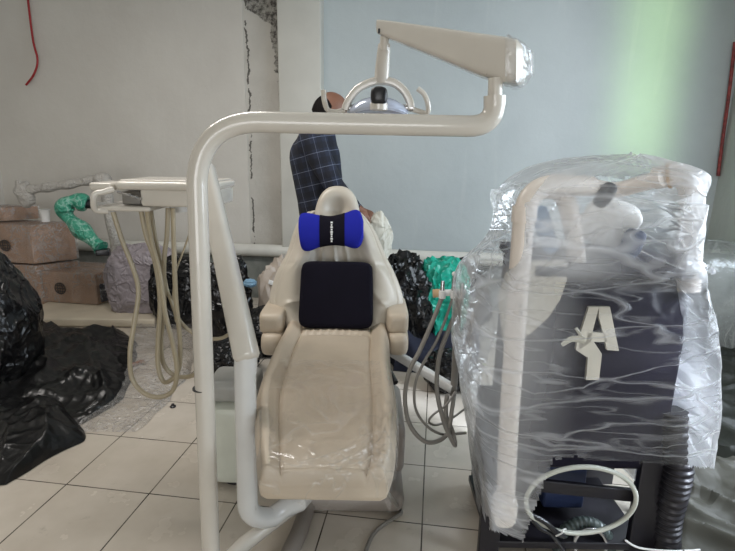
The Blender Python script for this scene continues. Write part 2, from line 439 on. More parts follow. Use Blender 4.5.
# rough ledge low on the old plaster
b = MB(); zl = PROOM(262, 251, WB).z
b.box(((XL+xpl)/2, WB-.02, zl/2-.01), (xpl-XL, .05, zl-.02), bevel=.008)
struct(b.build('trim_2', plain('dull_plinth', srgb(128, 130, 124), .8, var=.12, bump=.3, bs=20), room=True))
zb = PROOM(470, 262, WB).z
b = MB(); b.box(((xpr+XR)/2, WB-.005, zb/2), (XR-xpr, .03, zb), bevel=.004)
struct(b.build('trim_3', plain('grey_plinth', srgb(132, 136, 134), .8, var=.08, bump=.2, bs=14), room=True))
# drain pipe along the back wall
zp = PROOM(440, 256, WB-.09).z
b = MB(); b.tube([(XL+.05, WB-.085, zp-.06), (xpl-.1, WB-.085, zp-.02), (0, WB-.17, zp), (XR-.02, WB-.085, zp+.01)], .062, n=20, smooth=False)
po = b.build('drain_pipe', M['pvc'], room=True)
tag(po, 'long white plastic drain pipe running low along the back wall', 'pipe')
for xx in (1.35, -1.9):
    c = MB(); c.tube([(xx-.04, WB-.15, zp+.004), (xx+.04, WB-.145, zp+.004)], .07, n=20, smooth=False)
# hanging red cable, top left
b = MB(); b.tube([PROOM(25, -40, WB-.02), PROOM(28, 0, WB-.03), PROOM(33, 40, WB-.04), PROOM(37.5, 60, WB-.05), PROOM(34, 74, WB-.05), PROOM(26, 85, WB-.04)], .010, n=8)
tag(b.build('hanging_cable', M['red'], room=True), 'thin red cable hanging down the left wall near the top', 'cable')
b = MB(); b.tube([PROOM(735, 42, WB-.03), PROOM(729.5, 90, WB-.03), PROOM(724, 130, WB-.03), PROOM(718, 176, WB-.03)], .014, n=8)
tag(b.build('red_conduit', M['rust'], room=True), 'worn red conduit running down the right corner of the room', 'pipe')

# ================================================================== DENTAL CHAIR
chair = thing('dental_chair', 'beige leather dental chair facing the camera under the lamp arm', 'dental chair', (-.12, 1.9, 0))
# -- seat: sections read along its length, each a closed ring with bolsters, seams and round edges
rows = [(322, 287, 386, .648), (331, 284, 388, .65), (345, 276, 389, .645), (360, 269, 390, .64), (391, 257, 395, .63), (418, 255, 396, .62), (444, 256, 395, .612), (462, 257, 392, .606), (474, 259, 387, .600)]
sec = []
for y, l, r, z in rows: sec.append((PZ(l, y, z), PZ(r, y, z)))
def interp(seq, t):
    k = t*(len(seq)-1); i = min(int(k), len(seq)-2); f = k-i
    a, b2, c2, d2 = seq[max(i-1, 0)], seq[i], seq[i+1], seq[min(i+2, len(seq)-1)]
    g = lambda p0, p1, p2, p3: .5*((2*p1)+(p2-p0)*f+(2*p0-5*p1+4*p2-p3)*f*f+(3*p1-p0-3*p2+p3)*f**3)
    return g(a, b2, c2, d2)
Ls, Rs = [s[0] for s in sec], [s[1] for s in sec]
rings = []; NS = 90
for i in range(NS+1):
    t = i/NS; L, R = interp(Ls, t), interp(Rs, t); mid = (L+R)/2; hw = (R-L).length/2
    endf = min(1, (1-t)/.035) if t > .5 else min(1, t/.03)
    rnd = math.sqrt(max(0, 1-(1-endf)**2)); ring = []
    TH = .085
    for k in range(61):
        u = -1+2*k/60; au = abs(u)
        seam = .66
        bol = .026*math.exp(-((au-.86)/.13)**2) if au > seam else 0
        h = bol - .015*math.exp(-((au-seam)/.02)**2) + (.006*(1-(au/seam)**2) if au < seam else 0)
        if au > .93: h -= .028*((au-.93)/.07)**2
        if au < seam: h -= .016*math.exp(-((t-.155)/.010)**2)+.004*math.exp(-((t-.93)/.008)**2); 
        if au < seam and t < .15: h += .009*(1-abs(sin(u*22+noise.noise(Vector((u*3, t*20, 3)))*2)))**2*math.exp(-((t-.15)/.05)**2)
        h += .003*noise.noise(Vector((u*3, t*6, 1)))
        ring.append(Vector((mid.x+u*hw, mid.y, mid.z-TH*.0+(h-.03)*1.0+.03*rnd-.0)))
    for k in range(1, 12):                                     # round flank, flat underside, flank
        a = pi/2*0; pass
    side = [(1.015, -.035), (1.01, -.06), (.985, -.08), (.9, -.09)]
    ring += [Vector((mid.x+a*hw, mid.y, mid.z+b2+.012*(1-rnd))) for a, b2 in side]
    ring += [Vector((mid.x-a*hw, mid.y, mid.z+b2+.012*(1-rnd))) for a, b2 in side[::-1]]
    rings.append(ring)
b = MB(); b.ring_loft(rings); b.build('seat', M['leather'], chair, flat_angle=60)
# -- backrest on a plane leaning back
D0, Z0, K = 2.40, .62, .40
def PB(px, py, off=0.):
    r = ray(px, py); k = r[2]/r[1]; d0 = D0-off*1.08
    d = (d0+K*(H-Z0))/(1-K*k); return P(px, py, d)
BN = Vector((0, -1, K)).normalized(); BU = Vector((0, K, 1)).normalized()
bk = [(330, 279, 394), (322, 273, 399), (308, 270, 402), (296, 270, 403), (275, 276, 396), (253, 287, 385), (234, 293, 377), (221, 299, 369), (212, 308, 361)]
Lb = [PB(l, y) for y, l, r in bk]; Rb = [PB(r, y) for y, l, r in bk]
rings = []
for i in range(131):
    t = i/130; L, R = interp(Lb, t), interp(Rb, t); mid = (L+R)/2; hw = (R-L).length/2
    e = min(1, t/.05, (1-t)/.06); rnd = math.sqrt(max(0, 1-(1-e)**2)); ring = []
    for k in range(141):
        a = pi*k/140; u = -cos(a); au = abs(u)
        hh = .075*math.exp(-((au-.70)/.26)**2)*(1-.35*t)+.012
        # gathers running from the rim to the cushion
        hh += .020*(1-abs(sin(13*(t+.45*au)+2*u+noise.noise(Vector((u*2, t*4, 5))))))**1.3*math.exp(-((au-.64)/.17)**2)*max(0, min(1, (.66-t)/.1))*(.4+.6*abs(noise.noise(Vector((u*3, t*9, 8))))*2)
        hh += .018*(1-abs(sin(u*13+1+t*4)))**1.6*math.exp(-((t-.60)/.10)**2)*math.exp(-(au/.45)**2)
        hh += .03*math.exp(-((t-.72)/.12)**2)*math.exp(-(au/.3)**2)+ .006*noise.noise(Vector((u*4, t*7, 2)))
        hh -= .008*math.exp(-((au-.9)/.02)**2)+ .006*math.exp(-((t-.55)/.012)**2)*(1 if au > .72 else 0)
        edge = math.sqrt(max(0, 1-au**5))
        ring.append(mid+Vector((u*hw, 0, 0))+BN*(hh*edge*rnd))
    for k in range(1, 20):
        a = pi*k/20; u = cos(a); ring.append(mid+Vector((u*hw, 0, 0))-BN*(.07*math.sqrt(max(0, 1-abs(u)**3))*rnd+.002))
    rings.append(ring)
b = MB(); b.ring_loft(rings); b.build('backrest', M['leather2'], chair, flat_angle=60)
# headrest: horseshoe rim with a hollow
hc = PB(337.5, 211, .045); BM = Matrix((Vector((1, 0, 0)), BU, BN)).transposed()
def hollow(q):
    r = (q.x/.058)**2+((q.y-.0)/.06)**2
    if q.z > 0: q.z -= .075*math.exp(-r*1.1)
    q.x *= 1-.18*(q.y/.12); return q
b = MB(); b.pillow(hc, (.228, .26, .12), (2.6, 2.6, 2.6), 18, BM, hollow); b.build('headrest', M['leather2'], chair)
b = MB(); b.box(PB(337, 230, -.06), (.07, .04, .25), bevel=.01); b.build('headrest_bracket', M['chrome'], chair)
# armrests: padded top and rounded under-pad on each side
def arm(px0, px1, y0, y1, d, name, mat, dep=.34, p=(5, 5, 4)):
    a, c = P(px0, y0, d), P(px1, y1, d); b = MB()
    b.pillow(((a.x+c.x)/2, d+dep/2, (a.z+c.z)/2), (abs(c.x-a.x), dep, abs(a.z-c.z)), p, 10); return b.build(name, mat, chair)
for x0, x1, in ((257, 283), (387, 409)):
    arm(x0, x1, 314, 336, 2.26, 'armrest', M['leather'], p=(5, 6, 5)); arm(x0+1, x1, 335, 359, 2.22, 'armrest_bolster', M['leather'], .26, (3, 4, 3))
    a = P((x0+x1)/2, 340, 2.5); b = MB(); b.box((a.x, 2.45, .56), (.05, .08, .16), bevel=.01); b.build('armrest_bracket', M['blackmetal'], chair)
# frame under the cushion, pedestal and floor plate
pc = PZ(350, 512, 0)
b = MB(); b.box((-.13, 1.95, .535), (.36, 1.0, .05), bevel=.02); b.build('seat_frame', M['base'], chair)
bx0, bx1 = PZ(300, 514, 0).x, PZ(403, 503, 0).x; by0 = PZ(360, 516, 0).y
b = MB(); b.box(((bx0+bx1)/2, by0+.46, .05), (bx1-bx0, .92, .10), bevel=.045, seg=6); b.build('base_plate', M['base'], chair)
b = MB(); b.box(((bx0+bx1)/2+.01, by0+.40, .19), (bx1-bx0+.0, .46, .26), bevel=.05, seg=6); b.build('pedestal', M['base'], chair)
b = MB(); b.box(((bx0+bx1)/2-.02, by0+.42, .42), (.22, .34, .26), bevel=.03, seg=4); b.build('lift_column', M['base'], chair)
b = MB(); q = P(385, 357, 2.1); b.tube([(q.x, 2.02, .60), (q.x+.02, 1.98, .57), (q.x+.04, 1.93, .55)], .013, n=8); b.build('release_lever', M['black'], chair)

# neck pillow
nk = []
npc = PB(331, 231, .10)
def PN(px, py, off=0.):
    q = PB(px, py, .10+off); return q
top = [(299, 221), (301, 214.5), (308, 213), (320, 215.5), (331, 216.5), (343, 214), (354, 210), (360, 212), (363.5, 221)]
bot = [(299.5, 238), (302, 249), (309, 251), (320, 247), (331, 245), (343, 245.5), (354, 248.5), (360, 246), (363.5, 238)]
def pillow_grid(u0, u1, mat, parent, name, grow=1.0):
    Tn, Bn = [Vector((x, y, 0)) for x, y in top], [Vector((x, y, 0)) for x, y in bot]; rings = []
    n = 40
    for i in range(n+1):
        u = u0+(u1-u0)*i/n; a, c = interp(Tn, u), interp(Bn, u); q0, q1 = PB(a.x, a.y, .13), PB(c.x, c.y, .13)
        e = min(1, u/.07, (1-u)/.07); rr = math.sqrt(max(0.02, 1-(1-e)**2)); mid = (q0+q1)/2; hv = (q0-q1)/2*grow
        th = (.032+.020*abs(2*u-1))*rr*grow
        rings.append([mid+hv*sin(2*pi*k/28)+BN*(th*math.copysign(abs(cos(2*pi*k/28))**.8, cos(2*pi*k/28))) for k in range(28)])
    b = MB(); b.ring_loft(rings); return b.build(name, mat, parent)
pil = thing('neck_pillow', 'royal blue bow-tie shaped neck pillow with a black centre band on the headrest', 'pillow', npc)
pillow_grid(0, 1, M['bluefab'], pil, 'pillow_body')
cb = pillow_grid(.375, .645, M['blackfab'], pil, 'centre_band', 1.035)
b = MB()
for i, y in enumerate([222.5, 225, 227.2, 229.6, 232, 234.2, 236.4, 238.8, 241.2]):
    w = (.9, .6, 1, .7, 1, .8, .6, 1, .7)[i]; q = PB(331.6, y, .13+.043)
    b.box(q, (.012*w, .004, .0085), bevel=.001)
b.build('woven_mark', M['white'], cb)
# square black cushion
q0, q1, q2, q3 = PB(301, 262, .10), PB(373, 263, .10), PB(373.5, 328, .12), PB(298.5, 328, .12)
mid = (q0+q1+q2+q3)/4; 
b = MB(); b.pillow(mid, ((q1-q0).length, (q0-q3).length, .07), (9, 9, 4), 16, BM, lambda q: Vector((q.x*(1-.10*q.y), q.y, q.z)))
o = b.build('back_cushion', M['blackfab']); tag(o, 'square black fabric cushion leaning on the lower backrest', 'cushion')
# clear cover on the seat
def cov(u, v):
    t = .40+.60*min(v/.86, 1); L, R = interp(Ls, t), interp(Rs, t); mid = (L+R)/2; hw = (R-L).length/2*1.035+.006*v
    s_ = (u*2-1); x = mid.x+s_*hw; z = mid.z+.022-.03*max(0, abs(s_)-.88)/.12; y = mid.y
    if v > .86:
        k = (v-.86)/.14; y -= .012+.012*sin(k*pi/2); z -= .10*k*(1+.30*sin(s_*3+1.1))+.0*k
    if abs(s_) > .9: z -= .05*(abs(s_)-.9)/.1
    nn = noise.noise(Vector((s_*2+v*3, v*5-s_*3, 4))); amp = .002+.030*max(0, s_+.1)**1.5*v+.006*max(0, v-.7)+.02*max(0, noise.noise(Vector((s_*1.5, v*2, 9))))*v; nn += .5*noise.noise(Vector((s_*7+v*6, v*13-s_*6, 2)))*max(0, s_)
    for k_, (sa_, va_, sb_, vb_, A_) in enumerate(((-.25, .86, .80, .40, .012), (.05, .88, .84, .52, .014), (.30, .84, .55, .46, .008), (.45, .90, .92, .66, .014), (-.55, .84, .30, .70, .007), (.62, .80, .78, .30, .010))):
        wx_ = s_+.10*noise.noise(Vector((v*6, k_*3.1, 1))); dx_, dv_ = sb_-sa_, vb_-va_; tt = ((wx_-sa_)*dx_+(v-va_)*dv_)/(dx_*dx_+dv_*dv_)
        if -.05 < tt < 1.05:
            dd_ = abs((wx_-sa_)*dv_-(v-va_)*dx_)/math.hypot(dx_, dv_); z += A_*math.exp(-(dd_/.022)**2)*sin(max(0, min(1, tt))*pi)**.5
    z += (1-abs(nn)*2.2)**2*amp*.6; return Vector((x, y-.3*amp*nn, z))
b = MB(); b.grid(cov, 200, 200); o = b.build('clear_seat_cover', M['filmseat'], flat_angle=80)
tag(o, 'crinkled clear plastic cover over the front of the beige seat', 'plastic cover')

# ================================================================== LAMP ON ITS TALL CREAM POST
lamp = thing('dental_lamp', 'dental lamp on a cream post bent over the chair with a white spring arm', 'lamp', (-.5, 1.4, 0))
D = 1.42
def arcpts(a, c, b_, n=8):                       # quadratic corner
    return [(1-t)**2*a+2*t*(1-t)*c+t*t*b_ for t in [i/n for i in range(n+1)]]
PR = .0285
p_low = P(209.5, 535, 1.375); p_low.z = .17
p_top = P(197, 190, D); co = P(203, 119, D)
pole = [Vector((-.16, 2.05, .08)), PZ(292, 508, .115), PZ(262, 530, .105)]
elb = Vector((p_low.x-.002, p_low.y, .10))
pole += arcpts(PZ(243, 545, .10), elb, p_low)
pole += [p_low.lerp(p_top, t) for t in (.3, .6, .85)]
pole += arcpts(P(197, 185, D), P(197.5, 120.5, D), P(262, 122, D), 12)
pole += [P(330, 123.5, D), P(420, 125.3, D)]
pole += arcpts(P(468, 126.2, D), P(494.5, 126.8, D), P(494.5, 103, D), 8)
b = MB(); b.tube(pole, PR, n=28, smooth=False)
po = b.build('lamp_post', M['enamel'], lamp)
q = P(202.5, 388, 1.398); b = MB(); b.tube([q-Vector((0, 0, .0015)), q+Vector((0, 0, .0015))], PR+.0012, n=28, smooth=False); b.build('joint_ring', M['blackmetal'], po)
b = MB(); b.tube([P(494.5, 107, D), P(494.8, 96, D)], PR*1.03, n=28, smooth=False); b.build('sleeve', M['enamel'], lamp)
b = MB(); b.tube([P(494.8, 100, D), P(495.5, 78, D)], .019, n=20, smooth=False); b.build('pivot_pin', M['enamel'], lamp)
# spring arm: tapered rounded channel
def arm_sec(px, yt, yb, d, w):
    a, c = P(px, yt, d), P(px, yb, d); return a, c, w
secs = [(379.5, 23.5, 32, 1.640, .030), (382, 22, 36.5, 1.635, .045), (396, 23.5, 42, 1.62, .048), (440, 29.8, 60, 1.56, .056), (480, 35.8, 77, 1.50, .064), (505, 39.4, 85.5, 1.46, .068), (519, 42, 86, 1.44, .066), (524, 47, 80, 1.435, .05), (525.5, 54, 70, 1.433, .025)]
rings = []
for px, yt, yb, d, w in secs:
    a, c = P(px, yt, d), P(px, yb, d); mid = (a+c)/2; hv = (a-c)/2; ring = []
    wv = Vector((.38, .92, 0))*w
    for k in range(32):
        t = 2*pi*k/32; ring.append(mid+hv*math.copysign(abs(sin(t))**.35, sin(t))+wv*math.copysign(abs(cos(t))**.35, cos(t)))
    rings.append(ring)
b = MB(); b.ring_loft(rings); sa = b.build('spring_arm', M['enamel'], lamp, flat_angle=50)
for px, py in ((379, 31), (487.5, 72)):
    d = 1.585 if px < 400 else 1.43
    q = P(px, py, d); b = MB(); b.box(q, (.006, .006, .014), bevel=.002); b.build('slot_screw', M['black'], sa)
# clear film bunched at the thick end
def fend(u, v):
    a = 2*pi*u; px = 509+18*v; k = interp([Vector((39, 86, .073)), Vector((41, 87, .073)), Vector((45, 84, .06)), Vector((52, 74, .03))], v)
    d = 1.445; t_, c_ = P(px, k.x-1, d), P(px, k.y+1, d); m = (t_+c_)/2; h = (t_-c_)/2
    nn = 1.0+.05*noise.noise(Vector((cos(a)*3, sin(a)*3, v*5)))
    return m+(h*math.copysign(abs(sin(a))**.4, sin(a))+Vector((.38, .92, 0))*k.z*math.copysign(abs(cos(a))**.4, cos(a)))*nn+Vector((.015*v*v, 0, 0))
b = MB(); b.grid(fend, 60, 24, wrap=True); b.build('film_wrap', M['film'], lamp)
# stem, yoke, head
DL = 1.70
st = [P(384.5, 36, 1.63), P(384.3, 50, 1.64)]
b = MB(); b.tube(st, .013, n=16, smooth=False); b.build('swivel_pin', M['enamel'], lamp)
b = MB(); b.tube([P(384, 45, 1.65), P(384, 50, 1.66), P(382.5, 66, 1.68), P(381.5, 80, DL), P(381.3, 84, DL)], lambda t: .0185+.007*t, n=20, smooth=False); b.build('stem', M['enamel'], lamp)
yk = [P(345, 110, DL), P(349, 100, DL), P(358, 89, DL), P(371, 82.5, DL), P(382, 81, DL), P(394, 83, DL), P(404, 91, DL), P(409.5, 101, DL), P(411, 108, DL)]
b = MB(); b.tube(yk, .0125, n=14, sq=1.5); b.build('yoke', M['enamel'], lamp)
hc = P(378, 113, DL+.02)
tilt = Matrix.Rotation(radians(-62), 3, 'X')
prof = [(.0, -.045), (.04, -.043), (.08, -.032), (.108, -.012), (.118, .006), (.118, .016), (.110, .022), (.105, .02), (.06, .004), (.0, -.004)]
prof = [(max(r, .0005), z) for r, z in prof]
TM = Matrix.Rotation(radians(200), 3, 'X')
b = MB(); b.lathe([(r*.86, z*.9) for r, z in prof], hc, 40, Matrix.Rotation(radians(166), 3, 'X')); hd = b.build('lamp_head', M['bluelens'], lamp)
b = MB(); b.tube([P(345, 110, DL), P(336, 112, DL), P(328, 110, DL-.01), P(324.5, 101, DL-.02), P(323.5, 90, DL-.02)], .0085, n=12); b.build('handle', M['enamel'], lamp)
b = MB(); b.tube([P(409, 108, DL), P(418, 111, DL), P(427, 113, DL-.01), P(428, 104, DL-.02), P(424, 94, DL-.02), P(417.5, 88.5, DL-.02)], .0085, n=12); b.build('handle', M['enamel'], lamp)
for px in (349, 407): b = MB(); q = P(px, 108, DL); b.tube([q-Vector((.02, 0, 0)), q+Vector((.02, 0, 0))], .011, n=14, smooth=False); b.build('pivot_knob', M['chrome'], lamp)
q = P(379, 96, DL-.09); b = MB(); b.pillow(q, (.052, .05, .056), (2.6, 2.6, 3), 10); b.build('switch_knob', M['black'], lamp)
b = MB(); b.lathe([(.02, -.03), (.027, -.028), (.028, -.01), (.02, 0)], q-Vector((0, -.01, .012)), 24); b.build('knob_collar', M['enamel'], lamp)

# ================================================================== DELIVERY UNIT
du = thing('delivery_unit', 'cream instrument tray on a jointed arm at the left of the chair with looping hoses', 'dental unit', (-.4, 1.55, 0))
dp = 1.53; R2 = .036
low = [Vector((-.10, 2.05, .15)), PZ(298, 503, .17), PZ(284, 508, .16)]
e0 = P(247.5, 502, dp); e1 = P(245, 365, dp)
low += arcpts(PZ(272, 517, .155), Vector((e0.x, e0.y-.005, e0.z-.075)), e0)
low += [e0.lerp(e1, t) for t in (.33, .66, 1)]
b = MB(); b.tube(low, R2, n=28, smooth=False); b.build('post', M['enamel_white'], du)
a0, a1 = P(247, 358, dp-.012), P(205, 168, 1.93)
ax = (a1-a0).normalized(); aup = Vector((0, 1, 0)); aup = (aup-ax*aup.dot(ax)).normalized(); asd = ax.cross(aup)
rings = []
for t, sw, sd in [(-.015, .020, .02), (-.006, .033, .032), (.01, .039, .038), (.3, .038, .036), (.7, .036, .034), (1., .034, .032), (1.01, .02, .02)]:
    m = a0.lerp(a1, t); rings.append([m+asd*(sw*math.copysign(abs(cos(2*pi*k/28))**.55, cos(2*pi*k/28)))+aup*(sd*math.copysign(abs(sin(2*pi*k/28))**.55, sin(2*pi*k/28))) for k in range(28)])
b = MB(); b.ring_loft(rings); b.build('swing_arm', M['enamel'], du, flat_angle=50)
b = MB(); b.tube([P(245.5, 372, dp), P(246, 352, dp)], .0375, n=28, smooth=False); b.build('elbow_cap', M['enamel_white'], du)
# tray: lid with rounded rim over a body
dt = 1.93
def slabpx(x0, x1, y0, y1, d, dep, name, mat, parent, bevel=.012):
    a, c = P(x0, y0, d), P(x1, y1, d); b = MB(); b.box(((a.x+c.x)/2, d+dep/2, (a.z+c.z)/2), (c.x-a.x, dep, a.z-c.z), bevel=bevel, seg=4); return b.build(name, mat, parent)
tray = slabpx(113, 216, 181, 192, dt, .30, 'tray_top', M['enamel'], du, .018)
slabpx(119, 213, 179.5, 183, dt+.02, .26, 'tray_rim', M['enamel'], du, .005)
slabpx(139, 216, 189, 208, dt+.01, .26, 'tray_body', M['enamel'], du, .012)
slabpx(121, 141, 191, 205, dt+.06, .2, 'instrument_block', M['ghose'], du, .006)
slabpx(94, 150, 206, 212, dt+.01, .2, 'hose_plate', M['enamel'], du, .008)
slabpx(88, 112, 182.5, 191, dt+.02, .16, 'side_shelf', M['enamel'], du, .01)
b = MB(); b.tube([P(114, 189, dt), P(104, 192, dt-.01), P(95.5, 194, dt-.02), P(93.5, 202, dt-.02), P(96, 210, dt), P(108, 211, dt+.02)], .0115, n=12); b.build('grip_handle', M['enamel'], du)
for i, x in enumerate((118, 124, 129)):
    b = MB(); b.tube([P(x, 192+i, dt+.03), P(x+12, 195+i*2, dt)], .006, n=8, smooth=False); b.build('instrument_tip', M['chrome'], du)
q = P(180, 209, dt+.12); b = MB(); b.lathe([(.02, -.012), (.035, -.01), (.04, 0), (.04, .02)], q, 24); b.build('mount_hub', M['enamel_white'], du)
hoses = [
 [(113, 212, 1.95), (122, 240, 1.95), (133, 268, 1.95), (138.5, 292, 1.93), (134, 325, 1.9), (130, 352, 1.88), (132, 378, 1.87), (144, 393, 1.86), (160, 397, 1.86), (173, 390, 1.87), (177, 370, 1.88), (172, 340, 1.9), (165, 312, 1.92), (159, 270, 1.94), (151, 240, 1.95), (147, 210, 1.96)],
 [(141, 210, 1.97), (146, 235, 1.97), (155, 262, 1.97), (160, 300, 1.97), (158, 340, 1.96), (158, 365, 1.95), (163, 381, 1.94), (171, 380, 1.93), (179, 368, 1.93), (180, 340, 1.94), (176, 300, 1.95), (174, 250, 1.96), (173, 208, 1.97)],
 [(168, 208, 2.0), (167, 235, 2.0), (164, 262, 2.0), (164, 310, 2.0), (161, 340, 2.0), (163, 362, 2.0), (172, 374, 2.0), (186, 377, 2.0), (198, 372, 1.99), (205, 360, 1.97)],
 [(151, 210, 2.02), (156, 240, 2.02), (162, 265, 2.02), (167, 290, 2.02), (171, 300, 2.0), (178, 318, 2.0), (190, 331, 2.0), (205, 338, 2.0), (222, 338, 2.0), (234, 330, 2.0)],
 [(190, 232, 2.0), (183, 252, 2.0), (176, 272, 2.0), (173, 300, 2.0), (176, 322, 2.0)],
]
for i, h in enumerate(hoses):
    b = MB(); b.tube([P(*q) for q in h], .0095 if i < 3 else (.008 if i == 3 else .004), n=10, per=6); b.build('hose', M['hose'], du)

# milky side unit left of the chair
q = PZ(224, 488, 0); sb = thing('spittoon_cabinet', 'milky white rounded cabinet standing on the tiles between the two posts', 'cabinet', (q.x, q.y, 0))
b = MB(); b.pillow((q.x+.035, q.y+.12, .205), (.25, .25, .40), (2.6, 2.6, 7), 16); b.build('body', M['clearwater'], sb)
b = MB(); b.box((q.x+.04, q.y+.13, .45), (.22, .2, .10), bevel=.03); b.build('top_cover', plain('grey_cap', srgb(158, 158, 154), .4), sb)
b = MB(); b.lathe([(.08, 0), (.085, .01), (.08, .03)], (q.x+.05, q.y+.1, .0), 24); b.build('foot', M['blackmetal'], sb)
# thick conduit and thin cable on the floor below the seat end
b = MB(); b.tube([PZ(312, 492, .04), PZ(306, 510, .035), PZ(300, 530, .035), PZ(290, 552, .035), PZ(274, 585, .035)], .033, n=18)
tag(b.build('floor_conduit', M['base']), 'thick beige conduit curving across the floor under the chair front', 'conduit')
b = MB(); b.tube([P(383, 476, 1.42), P(387, 492, 1.44), PZ(398, 507, .02), PZ(401, 513, .008), PZ(392, 519, .008), PZ(377, 530, .008), PZ(368, 545, .008), PZ(360, 575, .008)], .008, n=10)
tag(b.build('floor_cable', M['ghose']), 'thin grey cable looping down to the floor right of the seat', 'cable')

# ================================================================== ASSISTANT ARM AND HANDPIECES
asst = thing('assistant_arm', 'grey beam with a holder of three handpieces and looping hoses right of the chair', 'dental unit', (.25, 2.2, 0))
da = 2.05
b = MB(); a0, a1 = P(392, 352, 2.35), P(453, 389, 2.1); b.tube([a0, a1], .022, n=16, smooth=False, sq=.9); b.build('beam', M['enamel_white'], asst)
b = MB(); b.tube([P(453, 395, 2.1), P(455, 370, 2.1), P(457, 320, 2.08), P(459, 296, da)], .016, n=14); b.build('upright', M['ghose'], asst)
b = MB(); b.tube([P(433, 293.5, da), P(441, 293, da)], .018, n=16, smooth=False); b.build('end_plug', M['cork'], asst)
b = MB(); b.tube([P(440, 293, da), P(466, 292, da)], .014, n=16, smooth=False); b.build('holder_bar', M['white'], asst)
for x, yt in ((442.5, 281), (454, 276), (462, 283)):
    b = MB(); b.tube([P(x-1, 300, da-.02), P(x, yt+6, da-.02), P(x+.4, yt, da-.02)], lambda t: .011-.004*t, n=12, smooth=False); hp = b.build('handpiece', M['chrome'], asst)
    b = MB(); b.tube([P(x-.5, 298, da-.03), P(x, 291, da-.03)], .015, n=14, smooth=False); b.build('holder_ring', M['white'], hp)
q = P(454.5, 274, da-.02); b = MB(); b.pillow(q, (.022, .022, .022), (2, 2, 2), 6); b.build('white_tip', M['white'], asst)
ah = [
 [(442, 297, 2.02), (434, 318, 2.0), (420, 350, 1.95), (409, 372, 1.92), (405, 400, 1.9), (410, 425, 1.88), (424, 441, 1.87), (438, 441, 1.9), (448, 432, 1.95), (452, 410, 2.0), (454, 395, 2.05)],
 [(453, 297, 2.02), (446, 318, 2.0), (436, 342, 1.97), (424, 362, 1.95), (415, 385, 1.93), (416, 410, 1.92), (428, 427, 1.92), (441, 434, 1.95), (452, 434, 2.0), (466, 433, 2.02)],
 [(462, 298, 2.02), (452, 322, 2.0), (441, 350, 1.97), (437, 375, 1.95), (438, 398, 1.93), (445, 425, 1.9), (453, 442, 1.9), (455, 444, 1.92), (452, 430, 1.97), (446, 415, 2.0), (447, 395, 2.05)],
 [(455, 392, 2.05), (446, 405, 2.0), (433, 415, 1.98), (429, 422, 1.98), (437, 425, 2.0), (452, 418, 2.05), (466, 408, 2.1)],
]
for i, h in enumerate(ah):
    b = MB(); b.tube([P(*q) for q in h], (.0095, .006, .010, .005)[i], n=10, per=6); b.build('hose', M['ghose'], asst)

#PART2
# ================================================================== PERSON BEHIND THE CHAIR
def skin(name, nodes, edges, mat, parent, sub=2, rootv=0):
    org = Vector(parent['_org'])
    me = bpy.data.meshes.new(name); me.from_pydata([tuple((ROT @ Vector(p)) - org) for p, r in nodes], edges, []); me.update()
    o = bpy.data.objects.new(name, me); C.objects.link(o); o.parent = parent; o['_org'] = org[:]
    md = o.modifiers.new('skin', 'SKIN'); md.use_smooth_shade = True
    for i, (p, r) in enumerate(nodes):
        sv = me.skin_vertices[0].data[i]; sv.radius = r if isinstance(r, tuple) else (r, r); sv.use_root = (i == rootv)
    ss = o.modifiers.new('sub', 'SUBSURF'); ss.levels = sub; ss.render_levels = sub
    me.materials.append(mat)
    return o
PD = 3.12
def PP(px, py, dd=0.): return P(px, py, PD+dd)
person = thing('person', 'person in a navy plaid shirt standing behind the chair with head bent forward', 'person', (P(320, 300, PD).x, PD, 0))
pel = PP(326, 222); pel.z = .98
che = PP(315, 158); nb = PP(319, 129); nk1 = PP(329, 128, .01); hd1 = PP(332, 113, .01); hd2 = PP(330, 104, .01)
shN, shF = PP(311, 140, -.13), PP(318, 140, .17)
elN = PP(334, 186, -.20); wrN = PP(354, 206, -.16); hnN = PP(363, 213, -.15)
elF = shF+Vector((.06, .05, -.28)); wrF = elF+Vector((.2, -.03, -.16)); hnF = wrF+Vector((.08, -.01, -.03))
hpN, hpF = pel+Vector((0, -.1, -.04)), pel+Vector((0, .1, -.04))
def leg(h, sx): 
    k = h+Vector((.03+sx, 0, -.42)); a = Vector((k.x-.04, k.y, .09)); return k, a, a+Vector((.14, 0, -.04))
kN, aN, tN = leg(hpN, 0); kF, aF, tF = leg(hpF, .05)
HC = PP(330, 112.5, .01); HM = Matrix.Rotation(radians(22), 3, 'Y') @ Matrix.Rotation(radians(12), 3, 'Z')
hd1 = HC+Vector((-.02, 0, -.06)); hd2 = HC.copy(); nk1 = nb.lerp(hd1, .55)
nodes = [(pel, .13), (pel.lerp(che, .5), .12), (che, (.14, .13)), (nb, .075), (nk1, .052), (hd1, .055), (hd2, .05),
         (shN, .055), (elN, .042), (wrN, .028), (hnN, (.036, .02)), (shF, .055), (elF, .042), (wrF, .028), (hnF, (.036, .02)),
         (hpN, .085), (kN, .055), (aN, .038), (tN, .035), (hpF, .085), (kF, .055), (aF, .038), (tF, .035)]
edges = [(0, 1), (1, 2), (2, 3), (3, 4), (4, 5), (5, 6), (3, 7), (7, 8), (8, 9), (9, 10), (3, 11), (11, 12), (12, 13), (13, 14),
         (0, 15), (15, 16), (16, 17), (17, 18), (0, 19), (19, 20), (20, 21), (21, 22)]
